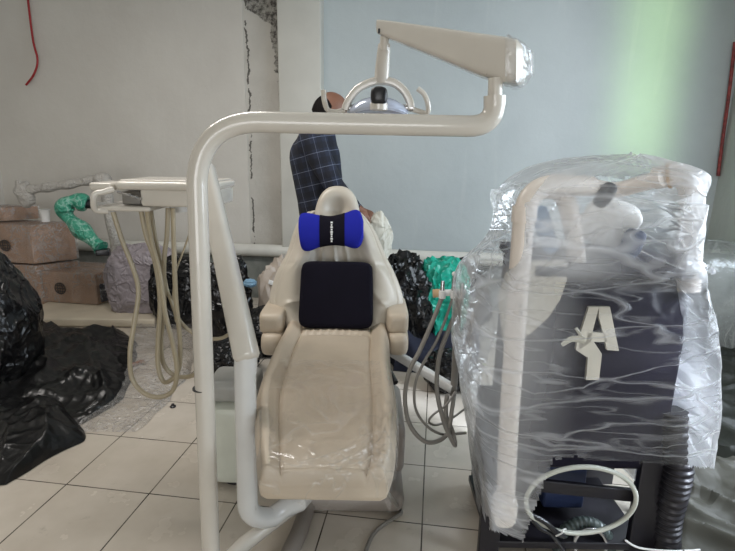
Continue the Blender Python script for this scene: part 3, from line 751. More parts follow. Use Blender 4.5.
# fingers and thumb out of each palm
for hi, hand, wr in ((10, hnN, wrN), (14, hnF, wrF)):
    d = (hand-wr).normalized(); sd = d.cross(Vector((0, 0, 1))).normalized(); dn = sd.cross(d).normalized()
    if dn.z > 0: dn = -dn
    for f in range(4):
        off = sd*(.024-.016*f); L = (.035, .042, .040, .030)[f]
        p1 = hand+d*.03+off; p2 = p1+d*L*.7+dn*.012; p3 = p2+dn*L*.75
        k = len(nodes); nodes += [(p1, .0095), (p2, .009), (p3, .008)]; edges += [(hi, k), (k, k+1), (k+1, k+2)]
    k = len(nodes); p1 = hand+sd*.036+dn*.008; nodes += [(p1, .011), (p1+d*.03+dn*.018, .0095)]; edges += [(hi, k), (k, k+1)]
g = MB(); rad_ = lambda r: r if isinstance(r, (int, float)) else sum(r)/2
for p, r in nodes:                                # limbs: tapered closed capsules, fused below into one skin
    bmesh.ops.create_icosphere(g.bm, subdivisions=3, radius=rad_(r), matrix=Matrix.Translation(p))
for i0, i1 in edges:
    (p0, r0), (p1, r1) = nodes[i0], nodes[i1]; r0, r1 = rad_(r0), rad_(r1)
    if (p1-p0).length > .004: g.tube([p0, p1], lambda t, r0=r0, r1=r1: r0+(r1-r0)*t, n=16, smooth=False)
g.bm.transform(Matrix.Translation(-Vector(person['_org'])) @ ROT)
tl_ = Matrix.Translation(-Vector(person['_org'])) @ ROT
def hadd(c, size, p=(2.1, 2.1, 2.1), n=10, fn=None, extra=None):
    h = MB(); h.pillow((0, 0, 0), size, p, n, extra, fn); me = bpy.data.meshes.new('t'); h.bm.transform(tl_ @ Matrix.Translation(HC) @ HM.to_4x4() @ Matrix.Translation(Vector(c))); h.bm.to_mesh(me); h.bm.free(); g.bm.from_mesh(me); bpy.data.meshes.remove(me)
def skull(q):
    if q.z < 0: q.y *= 1+.9*q.z; q.x = q.x*(1+.6*q.z)+.02*(-q.z/.1)*1.0
    return q
hadd((0, 0, .01), (.19, .152, .215), (2.2, 2.2, 2.2), 16, skull)
hadd((.045, 0, -.075), (.10, .105, .075))                        # jaw and chin
hadd((.092, 0, -.015), (.045, .028, .055)); hadd((.104, 0, -.030), (.028, .032, .022))   # nose
hadd((.086, 0, .018), (.022, .11, .018)); hadd((.094, 0, -.062), (.016, .05, .010)); hadd((.092, 0, -.074), (.016, .044, .012))  # brow, lips
for sy in (-1, 1): hadd((-.005, .077*sy, -.01), (.038, .018, .062))     # ears
bmesh.ops.recalc_face_normals(g.bm, faces=g.bm.faces)
me = bpy.data.meshes.new('body'); g.bm.to_mesh(me); g.bm.free(); me.materials.append(M['skin'])
body = bpy.data.objects.new('body', me); C.objects.link(body); body.parent = person; body['_org'] = person['_org']
rm = body.modifiers.new('remesh', 'REMESH'); rm.mode = 'VOXEL'; rm.voxel_size = .005; rm.use_smooth_shade = True
bpy.context.view_layer.update(); dg = bpy.context.evaluated_depsgraph_get()
h = bmesh.new(); h.from_mesh(body.evaluated_get(dg).to_mesh()); h.verts.ensure_lookup_table()
seen, comps = set(), []
for v in h.verts:
    if v in seen: continue
    st, cp = [v], []; seen.add(v)
    while st:
        q = st.pop(); cp.append(q)
        for e in q.link_edges:
            w_ = e.other_vert(q)
            if w_ not in seen: seen.add(w_); st.append(w_)
    comps.append(cp)
comps.sort(key=len, reverse=True)
bmesh.ops.delete(h, geom=[v for c in comps[1:] for v in c], context='VERTS')
for _ in range(4): bmesh.ops.smooth_vert(h, verts=h.verts, factor=.5, use_axis_x=True, use_axis_y=True, use_axis_z=True)
for f in h.faces: f.smooth = True
body.modifiers.clear(); h.to_mesh(body.data); h.free()
for sy in (-1, 1):
    b = MB(); b.pillow(HC+HM @ Vector((.0865, .032*sy, .002)), (.02, .026, .016), (2, 2, 2), 6); b.build('eye', M['white'], person)
    b = MB(); b.pillow(HC+HM @ Vector((.0955, .032*sy, .001)), (.006, .011, .011), (2, 2, 2), 4); b.build('pupil', M['black'], person)
    b = MB(); b.pillow(HC+HM @ Vector((.095, .032*sy, .024)), (.012, .045, .008), (2, 2, 2), 6); b.build('eyebrow', M['hair'], person)
def hairf(q):
    if q.z < -.03: q.x *= .9
    return q
b = MB(); b.pillow(HC+HM @ Vector((-.030, 0, -.006)), (.155, .163, .190), (2.2, 2.2, 2.2), 14, HM, hairf); b.build('hair', M['hair'], person)
up = Vector((0, 0, 1))
def fuse(name, nodes, edges, mat, vox=.009):
    """garment: tapered capsules fused into one closed surface"""
    g = MB()
    for p, r in nodes: bmesh.ops.create_icosphere(g.bm, subdivisions=3, radius=r, matrix=Matrix.Translation(p))
    for i0, i1 in edges:
        (p0, r0), (p1, r1) = nodes[i0], nodes[i1]; g.tube([p0, p1], lambda t: r0+(r1-r0)*t, n=18, smooth=False)
    o = g.build(name, mat, person)
    rm = o.modifiers.new('remesh', 'REMESH'); rm.mode = 'VOXEL'; rm.voxel_size = vox; rm.use_smooth_shade = True
    sm_ = o.modifiers.new('smooth', 'SMOOTH'); sm_.factor = .6; sm_.iterations = 6; return o
fuse('shirt', [(pel-up*.12, .150), (pel, .150), (pel.lerp(che, .5), .146), (che, .156), (nb, .098), (shN, .078), (shN.lerp(elN, .5), .068), (elN, .060), (wrN, .040),
      (shF, .078), (shF.lerp(elF, .5), .068), (elF, .060), (wrF, .040), (nb+Vector((.012, 0, .03)), .075)],
     [(0, 1), (1, 2), (2, 3), (3, 4), (4, 5), (5, 6), (6, 7), (7, 8), (4, 9), (9, 10), (10, 11), (11, 12), (3, 5), (3, 9), (4, 13)], M['plaid'])
fuse('trousers', [(pel-up*.08, .142), (hpN-up*.06, .100), (kN, .072), (aN+up*.02, .060), (hpF-up*.06, .100), (kF, .072), (aF+up*.02, .060)],
     [(0, 1), (1, 2), (2, 3), (0, 4), (4, 5), (5, 6)], M['jeans'])
for a, t in ((aN, tN), (aF, tF)):
    b = MB(); b.pillow(Vector(((a.x+t.x)/2+.01, a.y, .05)), (.29, .10, .10), (3, 3, 3), 8); b.build('shoe', M['black'], person)
# white carrier bag held low
q = PP(378, 227, -.10)
def bagf(p):
    if p.z > .2: p.x *= 1-.55*(p.z-.2); p.y *= 1-.6*(p.z-.2)
    return p
b = blob(q+Vector((.0, 0, -.06)), (.085, .035, .16), 5, .10, .14, 1.1, 5, fn=bagf)
tag(b.build('carrier_bag', M['paperbag']), 'crumpled white carrier bag hanging beside the backrest on the right', 'bag')

# ================================================================== LEFT PILE
def carton(name, label, p_left, p_corner, p_right, hgt, z0, mat, ph=.0, sides=True, root=None):
    """box from three plan corners (front-left, front corner, right-back)"""
    a, c, e = Vector(p_left), Vector(p_corner), Vector(p_right); a.z = c.z = e.z = z0
    f = a+e-c; b = MB(); t = thing(name, label, 'box', ((a+e)/2))
    q = [a, c, e, f]; up = Vector((0, 0, hgt))
    b.ring_loft([q, [v+up for v in q]])
    bmesh.ops.bevel(b.bm, geom=b.bm.edges[:], offset=.006, segments=2, affect='EDGES')
    b.build('box_body', mat, t, flat_angle=30)
    # wrap film: slightly larger wrinkled skin
    ctr = (a+e)/2
    def fn(u, v):
        k = u*4; i = int(k) % 4; fr_ = k-int(k)
        p = q[i].lerp(q[(i+1) % 4], fr_); d = (p-ctr); d.z = 0
        nn = noise.noise(Vector((u*12, v*5, z0*7+hgt*31)))
        if v < .7: z = z0+.004+(hgt+.004)*(v/.7); s_ = 1.03+.02*nn
        else: z = z0+hgt+.008+.008*abs(nn); s_ = (1.03)*(1-(v-.7)/.3)+.001
        return Vector((ctr.x+d.x*s_, ctr.y+d.y*s_, z))
    g = MB(); g.grid(fn, 64, 26, wrap=True); g.build('film_wrap', M['filmwrap'], t)
    return t, q
# cream board under the cartons
s0, s1 = PZ(44, 326, .02), PZ(150, 322, .02)
b = MB(); b.box(((s0.x+s1.x)/2-.1, s0.y+.45, .043), (s1.x-s0.x+.35, .84, .074), rot=.03, bevel=.015)
bo = b.build('foam_board', M['creamboard']); tag(bo, 'wide cream board lying under the wrapped cartons on the left', 'board')
zt = .083
def onp(px, py, z): return PZ(px, py, z)
c1 = onp(98, 305, zt); l1 = onp(38, 301, zt); r1 = onp(136, 293, zt)
def to_px(v):                               # build-time check of where a point falls
    y = v.y; z = v.z-H; dp_ = y*cos(PITCH)-z*sin(PITCH); dn = -(y*sin(PITCH)+z*cos(PITCH))
    u, w = v.x/dp_, dn/dp_; return (round(367.5+F*(u*cos(ROLL)-w*sin(ROLL))), round(275.5+F*(u*sin(ROLL)+w*cos(ROLL))))
t1, q1 = carton('cardboard_box', 'taped cardboard carton with a round dark emblem resting on the cream board', l1, c1, r1, .29, zt, M['cardboard'])
def emblem(parent, a, c, z, fx, fz, rad, nrm_off=.012):
    """round globe-like emblem printed on the face between a and c"""
    d = (c-a); d.z = 0; L = d.length; d.normalize(); nn = d.cross(Vector((0, 0, 1)));
    m = a+d*L*fx+Vector((0, 0, fz)); m.z = z+fz; m = m+nn*nrm_off; b = MB()
    def ringpts(rx): return [m+d*(rx*cos(2*pi*k/28))+Vector((0, 0, rad*sin(2*pi*k/28))) for k in range(28)]
    for rx in (rad, rad*.5): b.tube(ringpts(rx), .005, n=6, closed=True, smooth=False)
    for zz in (-.5, 0, .5): w = rad*math.sqrt(1-zz*zz); b.tube([m-d*w+Vector((0, 0, zz*rad)), m+d*w+Vector((0, 0, zz*rad))], .004, n=6, smooth=False)
    b.tube([m+Vector((0, 0, -rad)), m+Vector((0, 0, rad))], .004, n=6, smooth=False)
    return b.build('printed_emblem', M['carddark'], parent)
emblem(t1, q1[0], q1[1], zt, .42, .14, .052)
# printed dark panel with pale specks on its right flank
b = MB(); d = (q1[2]-q1[1]); n_ = d.cross(Vector((0, 0, 1))).normalized()*.012
pts = [q1[1].lerp(q1[2], .06), q1[1].lerp(q1[2], .95)]
b.ring_loft([[pts[0]+n_*k+Vector((0, 0, .02)), pts[1]+n_*k+Vector((0, 0, .02)), pts[1]+n_*k+Vector((0, 0, .19)), pts[0]+n_*k+Vector((0, 0, .19))] for k in (1, 1.3)])
pm = NT('printed_dark_panel'); oo = pm.obj()
pm.principled(Base_Color=pm.ramp(pm.noise(oo, 26, 5, .8), (.5, srgb(52, 52, 60)), (.62, srgb(170, 168, 168))), Roughness=.4)
b.build('printed_panel', pm.m, t1)
# the back stack: hidden bottom carton, the wrapped carton with the cup, a flat one on top
d2 = 4.45; zc2 = P(36, 264, d2).z; h2 = P(36, 226, d2).z-zc2
c2 = Vector((P(34, 264, d2).x, d2, 0)); l2 = Vector((P(-24, 256, 4.53).x, 4.55, 0)); r2 = Vector((P(76, 254, 4.68).x, 4.70, 0))
tb, qb = carton('cardboard_box', 'plain cardboard carton at the bottom of the back stack on the left', l2, c2, r2, zc2-.026, 0.006, M['cardboard'])
t2, q2 = carton('cardboard_box', 'film-wrapped cardboard carton carrying the white cup, upper left', l2, c2, r2, h2, zc2, M['cardboard'])
emblem(t2, q2[0], q2[1], zc2, .55, .16, .05)
zc3 = zc2+h2+.02
l3, c3, r3 = [Vector((P(x, 220, y).x, y, 0)) for x, y in ((-40, 4.60), (4, 4.60), (40, 4.80))]
t3, q3 = carton('cardboard_box', 'small flat carton on top of the stack at the far left edge', l3, c3, r3, .12, zc3, M['cardboard'])
# cup
q = P(46.5, 226, 4.38); cz = zc2+h2+.019
cup = MB(); cup.lathe([(.001, .0), (.034, .0), (.046, .108), (.049, .112), (.046, .115), (.043, .108), (.031, .006), (.001, .006)], (P(46.5, 226, 4.60).x, 4.60, cz), 28)
tag(cup.build('paper_cup', M['white']), 'small white paper cup standing on the upper wrapped carton', 'cup')
# lilac-grey wrapped parcel
q = PZ(150, 318, 0)
b = blob((P(140, 268, 4.25).x, 4.3, .33), (.30, .16, .34), 9, .08, .18, 1.2, 5, fn=lambda p: Vector((math.copysign(abs(p.x)**.6, p.x), p.y, math.copysign(abs(p.z)**.7, p.z))))
tag(b.build('wrapped_parcel', M['purplewrap']), 'lilac-grey parcel wrapped in film standing right of the cartons', 'parcel')
# second dental unit parked behind: bubble wrapped arm, elbow, upright and green wrapped elbow
wu = thing('wrapped_lamp', 'grey bubble-wrapped lamp arm stretched out above the cartons on the left', 'wrapped equipment', (P(110, 300, 4.4).x, 4.4, 0))
wd = 4.4
b = MB(); b.tube([P(28, 190, wd), P(60, 185.5, wd), P(96, 179.5, wd)], lambda t: .040+.006*sin(t*23), n=20, per=10); b.build('sleeve', M['greywrap'], wu)
b = MB(); b.pillow(P(103, 180, wd), (.15, .13, .13), (2.2, 2.2, 2.2), 10, None, lambda p: p*(1+.12*noise.noise(p*22))); b.build('joint', M['greywrap'], wu)
b = MB(); b.pillow(P(25, 194, wd), (.15, .12, .24), (2.2, 2.2, 2.2), 12, Matrix.Rotation(-.25, 3, 'Y'), lambda p: p*(1+.2*noise.noise(p*18))); b.build('end_cap', M['greywrap'], wu)
b = MB(); b.tube([P(105, 180, wd), P(110, 215, wd), P(117, 250, wd), Vector((P(119, 280, wd).x, wd, .02))], .05, n=20); b.build('upright', M['greywrap'], wu)
gw = thing('green_wrapped_tube', 'bent arm wrapped in green plastic leaning over the cartons on the left', 'wrapped equipment', (P(92, 300, 4.15).x, 4.1, 0))
b = MB(); b.tube([P(87, 204, 4.15), P(76, 201, 4.13), P(66, 204, 4.1), P(66, 214, 4.1), P(76, 225, 4.08), P(88, 236, 4.05), P(101, 248, 4.0)], lambda t: .062+.014*sin(t*19), n=24, per=12); b.build('green_sleeve', M['greenwrap'], gw)
b = MB(); b.tube([P(86, 204, 4.15), P(93, 204, 4.16)], .038, n=16, smooth=False); b.build('black_end', M['black'], gw)
b = MB(); b.tube([P(90, 204.5, 4.16), P(104, 205, 4.36)], .026, n=12, smooth=False); b.build('link', M['greywrap'], gw)
b = MB(); b.box(tuple(P(103, 252, 4.0)), (.1, .1, .05), rot=.4, bevel=.01); b.build('black_foot', M['black'], gw)

# black bin bags and sheets, left foreground to background
q = PZ(18, 344, 0)
def tall(p):
    if p.z > .1: p.x *= 1-.50*(p.z-.1)**1.2; p.y *= 1-.3*(p.z-.1)
    return p
b = blob((P(-14, 300, 2.95).x, 2.95, .40), (.27, .28, .50), 2, .07, .10, 1.3, 6, fn=tall)
tag(b.build('bin_bag', M['bag']), 'tall black bin bag standing upright at the left edge of the room', 'bag', 'black bin bags')
def heap(seed, poly_px, hgt, nrm=6., nu=110, nv=70):
    """sheet of plastic heaped on the floor inside a pixel outline given as left/right edges for each depth row"""
    rows_ = [(PZ(l, y, .0), PZ(r, y, .0)) for y, l, r in poly_px]; A_, B_ = [a for a, c in rows_], [c for a, c in rows_]
    def fn(u, v):
        p = interp(A_, v).lerp(interp(B_, v), u)
        e = min(1, u/.12, (1-u)/.16, v/.15, (1-v)/.42); e = math.sin(max(e, 0)*pi/2)**.8*(.8+.4*noise.noise(Vector((p.x*4, p.y*4, seed+3))))
        n1 = noise.noise(Vector((p.x*2.2+seed, p.y*2.2, seed))); n2 = 1-abs(noise.noise(Vector((p.x*nrm+seed, p.y*nrm*.8, 1)))); n3 = 1-abs(noise.noise(Vector((p.x*nrm*2.6, p.y*nrm*2.6+seed, 2))))
        z = hgt*(e*(.55+.5*n1)+.28*e*n2**3+.10*e*n3**4)+.004
        jit = Vector((noise.noise(p*5+Vector((seed, 0, 0))), noise.noise(p*5+Vector((0, seed, 0))), 0))*.035
        return Vector((p.x+jit.x, p.y+jit.y, max(z, .003)))
    b = MB(); b.grid(fn, nu, nv); return b
b = heap(3, [(335, -60, 128), (345, -60, 136), (362, -60, 134), (384, -60, 130), (402, -60, 120), (425, -60, 85)], .19)
tag(b.build('black_sheet', M['bagmatte'], flat_angle=70), 'black plastic sheet heaped on the floor against the tall black bag', 'plastic sheet')
b = heap(8, [(400, -60, 62), (418, -60, 75), (436, -60, 84), (450, -60, 68), (466, -60, 38), (486, -60, 6)], .17, 5.)
tag(b.build('black_sheet', M['bagmatte'], flat_angle=70), 'black plastic sheet with a pointed corner nearest the camera at left', 'plastic sheet')
b = heap(12, [(303, 100, 190), (322, 130, 200), (345, 128, 202), (372, 120, 190), (400, 96, 170), (432, 72, 136)], .07, 7.)
tag(b.build('clear_sheet', M['filmwrap'], flat_angle=80), 'crumpled clear plastic sheet on the tiles below the instrument hoses', 'plastic sheet')
q = PZ(173, 407, 0); b = MB(); b.lathe([(.001, .0), (.016, .0), (.018, .006), (.010, .012), (.009, .02), (.001, .021)], q, 16)
tag(b.build('rubber_stopper', M['black']), 'tiny black rubber stopper lying alone on the tiles', 'stopper')
q0, q1_ = PZ(128, 366, .02), PZ(144, 361, .02); b = MB(); b.tube([q0, q1_], .013, n=8, smooth=False)
tag(b.build('wooden_stick', M['wood']), 'short orange wooden stick poking out from the black sheet', 'stick')

def bag(px, d, w, h, dep, seed, label, mat='bag', name='bin_bag', group='black bin bags', amp=.12, cr=.16, fr=1.5, z=None, rot=0, **k):
    x = P(px, 280, d).x; zz = h/2*.92 if z is None else z
    b = blob((x, d, zz), (w/2, dep/2, h/2), seed, amp, cr, fr, 5, rot=rot, **k)
    o = b.build(name, M[mat]); tag(o, label, 'bag' if 'bag' in name else name.replace('_', ' '), group if mat == 'bag' else None); return o
sqf = lambda p: Vector((math.copysign(abs(p.x)**.6, p.x), p.y, math.copysign(abs(p.z)**.6, p.z)))
bag(182, 4.15, .52, .62, .26, 21, 'black bin bag standing behind the hanging instrument hoses', fn=sqf)
bag(224, 3.85, .42, .68, .34, 22, 'round black bin bag behind the slanted cream arm, against the wall')
bag(262, 3.55, .42, .34, .30, 23, 'low dark bag squashed beside the left side of the backrest')
q = P(250, 283, 3.62); b = blob(q, (.045, .03, .03), 3, .1, .2, 1.5, 4); tag(b.build('blue_wrapper', plain('pale_blue_plastic', srgb(120, 158, 186), .4)), 'small pale blue plastic wrapper tucked between bags left of the chair', 'wrapper')
b = blob((P(276, 280, 3.9).x, 3.95, .30), (.15, .14, .32), 14, .1, .2, 1.4, 4); tag(b.build('clear_bag', plain('pinkish_clear_bag', srgb(176, 164, 152), .35, bump=.5, bs=12)), 'pinkish translucent bag standing close to the left of the backrest', 'bag')
q = P(266, 287, 3.7); b = MB(); b.box(q+Vector((.03, .12, 0)), (.07, .01, .035), rot=.3, bevel=.002, mat3=Matrix.Rotation(.3, 3, 'Y')); tag(b.build('paper_slip', M['white']), 'white paper slip stuck on the pinkish bag left of the chair', 'paper')
bag(402, 3.55, .44, .78, .40, 31, 'large glossy black bin bag touching the right side of the backrest', cr=.2)
bag(452, 4.1, .62, .62, .4, 32, 'black bin bag against the wall behind the green bag')
b = blob((P(443, 300, 3.5).x, 3.58, .42), (.19, .15, .31), 33, .12, .18, 1.5, 5, rot=.0); tag(b.build('green_bag', M['green']), 'bright green plastic bag leaning in the black bags behind the handpieces', 'bag')
b = heap(41, [(322, 385, 475), (335, 385, 480), (352, 386, 480), (372, 392, 476)], .42, 5.); tag(b.build('dark_cloth', M['cloth']), 'dark cloth bundled on the floor behind the grey beam', 'cloth')
bag(452, 3.0, .30, .26, .26, 35, 'small black bag on the floor beside the wrapped cart', z=.13)
bag(228, 3.15, .34, .24, .3, 37, 'small black bag lying at the foot of the backrest on the left', z=.12)

# ================================================================== WRAPPED CART
cd = 1.60
cart = thing('instrument_cart', 'dark instrument cart with a pale letter A and white pipes inside cloudy plastic', 'cart', (P(610, 500, cd).x, cd+.25, 0))
def pbox(x0, x1, y0, y1, d, dep, name, mat, bevel=.008, parent=None):
    return slabpx(x0, x1, y0, y1, d, dep, name, M[mat], parent or cart, bevel)
pbox(536, 662, 277, 470, cd, .42, 'dark_carton', 'darkcarton', .012)
b = MB(); a_, c_ = P(536, 264, cd), P(692, 277, cd); b.box(((a_.x+c_.x)/2, cd+.2, (a_.z+c_.z)/2), (c_.x-a_.x+.02, .47, a_.z-c_.z), bevel=.006); b.build('carton_lid', M['darkcarton'], cart)
# pale curved panel on the left shoulder
pl = [(536, 262), (568, 262), (567, 280), (560, 300), (548, 318), (530, 334), (505, 345), (500, 300), (508, 275)]
b = MB(); b.prism(pl, lambda x, y, t: P(x, y, cd-.03)+Vector((0, t, 0)), .03); b.build('pale_panel', M['letter'], cart, smooth=False)
# letter A: a pale vinyl letter with a shifted right foot
lf = lambda x, y, t: P(x, y, cd-.012)+Vector((0, t, 0))
b = MB(); S = 200/735
Aout = [(240, 98), (330, 98), (356, 262), (296, 262), (296, 365), (245, 368), (247, 290), (205, 262), (212, 200), (230, 190)]
Aout = [(590.5, 307), (611, 307), (617.5, 349), (602.5, 350), (601, 379), (587.5, 380), (588, 359), (577, 351), (580, 333), (585, 330)]
# left leg, right leg and bar built apart so the counter stays open
for poly in ([(589, 307), (599, 307), (593, 330), (591, 342), (579, 350), (579, 338)], [(599, 307), (610, 307), (619, 351), (607, 350), (602, 328), (599, 318)], [(588, 333), (605, 333), (607, 342), (586, 342)], [(577, 342), (594, 342), (602, 354), (599, 380), (586, 380), (588, 358), (576, 350)]):
    b.prism(poly, lf, .012)
b.build('letter_mark', M['letter'], cart, smooth=False)
# black open frame below
pbox(490, 672, 462, 470, cd+.01, .26, 'frame_rail', 'blackmetal', .004)
pbox(643, 660, 462, 570, cd-.01, .03, 'frame_post', 'blackmetal', .004); pbox(486, 497, 462, 570, cd-.01, .03, 'frame_post', 'blackmetal', .004)
a_ = P(651, 500, cd+.38); 
for x in (508, 640): 
    q = P(x, 480, cd+.26); b = MB(); b.box((q.x, q.y, .22), (.035, .03, .43), bevel=.004); b.build('frame_post', M['blackmetal'], cart)
q0, q1_ = P(492, 500, cd), P(652, 500, cd)
for y, n_ in ((.06, 'lower_shelf'), (.30, 'cross_rail')):
    b = MB()
    if n_ == 'lower_shelf': b.box(((q0.x+q1_.x)/2, cd+.19, y), (q1_.x-q0.x, .40, .03), bevel=.004)
    else: b.box(((q0.x+q1_.x)/2, cd+.03, y-.02), (q1_.x-q0.x, .02, .05), mat3=Matrix.Rotation(.10, 3, 'Y'), bevel=.004)
    b.build(n_, M['blackmetal'], cart)
b = MB(); b.box(((q0.x+q1_.x)/2+.05, cd+.42, .26), (q1_.x-q0.x+.06, .015, .48), bevel=.003); b.build('back_panel', M['blackmetal'], cart)
b = MB(); q = P(555, 500, cd+.2); b.box((q.x, q.y, .22), (.16, .16, .20), bevel=.01); b.build('motor_box', plain('navy_metal', srgb(42, 54, 88), .4), cart)
b = MB(); q = P(587, 480, cd+.2); b.box((q.x, q.y, .36), (.10, .02, .07), bevel=.004); b.build('blue_label', plain('steel_blue', srgb(92, 122, 160), .4), cart)
b = MB(); q = P(612, 480, cd+.2); b.box((q.x, q.y, .36), (.07, .02, .06), bevel=.004); b.build('maroon_block', plain('maroon_block', srgb(74, 40, 42), .5), cart)
# corrugated hose
b = MB(); b.tube([P(673, 410, cd+.02), P(676, 440, cd), P(678, 468, cd-.02), P(674, 490, cd-.02), P(668, 515, cd), P(666, 540, cd), P(667, 575, cd+.02)], .048, n=24, per=16, ribs=(4, .06)); b.build('corrugated_hose', M['blackmetal'], cart)
b = MB(); pts = [P(584+26*cos(a)*1.0, 548-26*sin(a), cd+.03) for a in [pi*k/10 for k in range(-2, 13)]]; b.tube(pts, .021, n=16, per=8, ribs=(4, .07)); b.build('small_corrugated_hose', plain('dark_green_hose', srgb(62, 72, 70), .4), cart)
b = MB(); pts = [P(590+16*cos(a), 545-16*sin(a), cd+.0) for a in [pi*k/8 for k in range(-1, 10)]]; b.tube(pts, .008, n=12); b.build('thin_pipe', M['chrome'], cart)
# loop of white tube
cx_, cy_ = 581, 500
ring = [P(cx_+55*cos(a), cy_-33*sin(a)-2*cos(a), cd-.06-.03*sin(a)) for a in [2*pi*k/28 for k in range(28)]]
b = MB(); b.tube(ring, .0085, n=12, per=4, closed=True); b.build('white_hose_loop', M['milk'], cart)
b = MB(); b.tube([P(528, 513, cd-.04), P(545, 522, cd-.05), P(556, 532, cd-.05), P(564, 536, cd-.04)], .010, n=10); b.build('black_cable', M['black'], cart)
b = MB(); b.tube([P(524, 510, cd-.04), P(540, 528, cd-.05), P(552, 535, cd-.04), P(570, 560, cd)], .008, n=10); b.build('black_cable', M['black'], cart)
b = MB(); b.tube([P(556, 536, cd-.06), P(562, 533, cd-.07), P(563, 530, cd-.07), P(566, 529, cd-.06)], .003, n=8); b.build('cable_tie', M['white'], cart)
b = MB(); b.tube([P(625, 540, cd-.03), P(640, 548, cd-.04), P(672, 551, cd-.05), P(700, 550, cd-.04)], .004, n=8); b.build('white_wire', M['white'], cart)
# white pipes folded over the top
PA = 1.48
pp = [P(504, 519, PA+.02), P(505, 512, PA+.01), P(509, 420, PA), P(518, 290, PA)]
pp += arcpts(P(524, 215, PA), P(527, 186, PA), P(556, 185, PA+.05), 8)+[P(590, 186, PA+.14)]
b = MB(); b.tube(pp, .0315, n=28, smooth=False); wp = b.build('white_pipe', M['wrappipe'], cart)
b = MB(); b.pillow(P(504, 508, PA+.01), (.084, .084, .13), (3, 3, 3), 10); b.build('pipe_end_cap', M['wrappipe'], cart)
b = MB(); b.tube([P(523.5, 222, PA), P(525, 206, PA)], .036, n=24, smooth=False); b.build('elbow_collar', M['wrappipe'], cart)
for px, py in ((527, 235), (521, 312), (521, 306), (527, 241)):
    q = P(px, py, PA-.031); b = MB(); b.box(q, (.004, .003, .012), bevel=.0005); b.build('printed_mark', plain('grey_ink', srgb(120, 118, 112), .6), wp)
b = MB(); b.tube([P(540, 190, PA+.10), P(560, 192, PA+.14), P(570, 215, PA+.16), P(577, 262, PA+.18)], .030, n=20); b.build('white_pipe', M['wrappipe'], cart)
b = MB(); b.tube([P(588, 186, PA+.15), P(615, 190, PA+.2), P(640, 184, PA+.15), P(662, 178, PA+.1)], .026, n=20); b.build('white_pipe', M['wrappipe'], cart)
pr = [P(655, 178, PA+.16), P(668, 176, PA+.13)]+arcpts(P(674, 175, PA+.12), P(693, 172, PA+.1), P(692, 205, PA+.1), 8)+[P(690, 250, PA+.12), P(688, 290, PA+.12)]
b = MB(); b.tube(pr, .036, n=24, smooth=False); b.build('white_pipe', M['wrappipe'], cart)
b = MB(); b.tube([P(668, 176, PA+.13), P(671, 175.5, PA+.125)], .040, n=24, smooth=False); b.build('pipe_collar', M['cork'], cart)
b = MB(); b.pillow(P(605, 195, PA+.13), (.045, .05, .085), (3, 3, 3), 8, Matrix.Rotation(.5, 3, 'Y')); b.build('black_clamp', M['black'], cart)
b = MB(); b.pillow(P(632, 243, PA+.1), (.055, .06, .09), (4, 4, 4), 8, Matrix.Rotation(.3, 3, 'Y')); b.build('dark_joint', plain('slate_blue', srgb(58, 70, 96), .4), cart)
b = MB(); b.box(P(608, 222, PA+.25), (.17, .10, .16), bevel=.03, mat3=Matrix.Rotation(.35, 3, 'Y') @ Matrix.Rotation(.5, 3, 'X')); b.build('white_lamp_head', M['white'], cart)
b = MB(); b.box(P(545, 230, PA+.2), (.05, .05, .16), bevel=.01, mat3=Matrix.Rotation(-.4, 3, 'Y')); b.build('blue_strip', plain('sky_blue_strip', srgb(110, 150, 190), .4), cart)
# ---- the bag over it
fr_rows = [(153, 622, 640, .02), (158, 596, 668, .08), (166, 556, 688, .16), (178, 522, 699, .23), (200, 500, 705, .28), (225, 499, 704, .28), (250, 496, 702, .28), (268, 486, 704, .29), (285, 468, 707, .31),
           (310, 456, 711, .33), (345, 451, 716, .33), (385, 452, 718, .33), (420, 458, 715, .32), (450, 463, 708, .31), (480, 467, 702, .29), (515, 471, 700, .28), (545, 474, 700, .27)]
FC = cd-.06
fl_rows = []
for y, l, r, dep in fr_rows: fl_rows.append((P(l+(16 if y < 255 else 15), y, FC), P(r-(4 if y < 200 else 19), y, FC), dep))
LLf, RRf, DDf = [a for a, c, e in fl_rows], [c for a, c, e in fl_rows], [Vector((e, 0, 0)) for a, c, e in fl_rows]
def cf(u, v):
    a = 2*pi*u; L, R, dep = interp(LLf, v), interp(RRf, v), interp(DDf, v).x
    mid = (L+R)/2; hw = (R-L).length/2; e = .55 if v > .25 else .75
    x, y = math.copysign(abs(cos(a))**e, cos(a)), math.copysign(abs(sin(a))**e, sin(a))
    dep *= (.68 if y < 0 else 1.9)
    n1 = noise.noise(Vector((x*1.6+3, y*1.6, v*5))); n2 = 1-abs(noise.noise(Vector((x*1.6, y*1.6, v*9+x*3)))); n3 = 1-abs(noise.noise(Vector((x*3+v*5, y*3, v*22-x*6))))
    front = max(0, -y)
    rr = 1+.05*n1+.05*n2**6+.012*n3**6
    pinch = .09*math.exp(-((v-.46)/.03)**2)*front+.05*math.exp(-((v-.74)/.03)**2)*front
    return Vector((mid.x+x*hw*(1+(rr-1)*.35), mid.y+y*dep*(rr-pinch), mid.z+.02*n1))
def keepf(u, v):
    a = 2*pi*u; p = cf(u, v); front = sin(a) < .2
    px, py = to_px(p)
    if front:
        lim = 540-12*(px < 490)+0.35*(px-520) if px < 524 else (543-88*min(1, (px-522)/33)**1.0 if px < 555 else 457+.06*(px-555)+.03*max(0, px-640))
        return py < lim+4*noise.noise(Vector((px*.06, 1, 1)))
    return v < .97
b = MB(); b.grid(cf, 260, 230, keepf, wrap=True)
o = b.build('plastic_bag_cover', M['cartfilm'], flat_angle=85)
tag(o, 'large cloudy clear plastic bag pulled over the instrument cart', 'plastic cover')
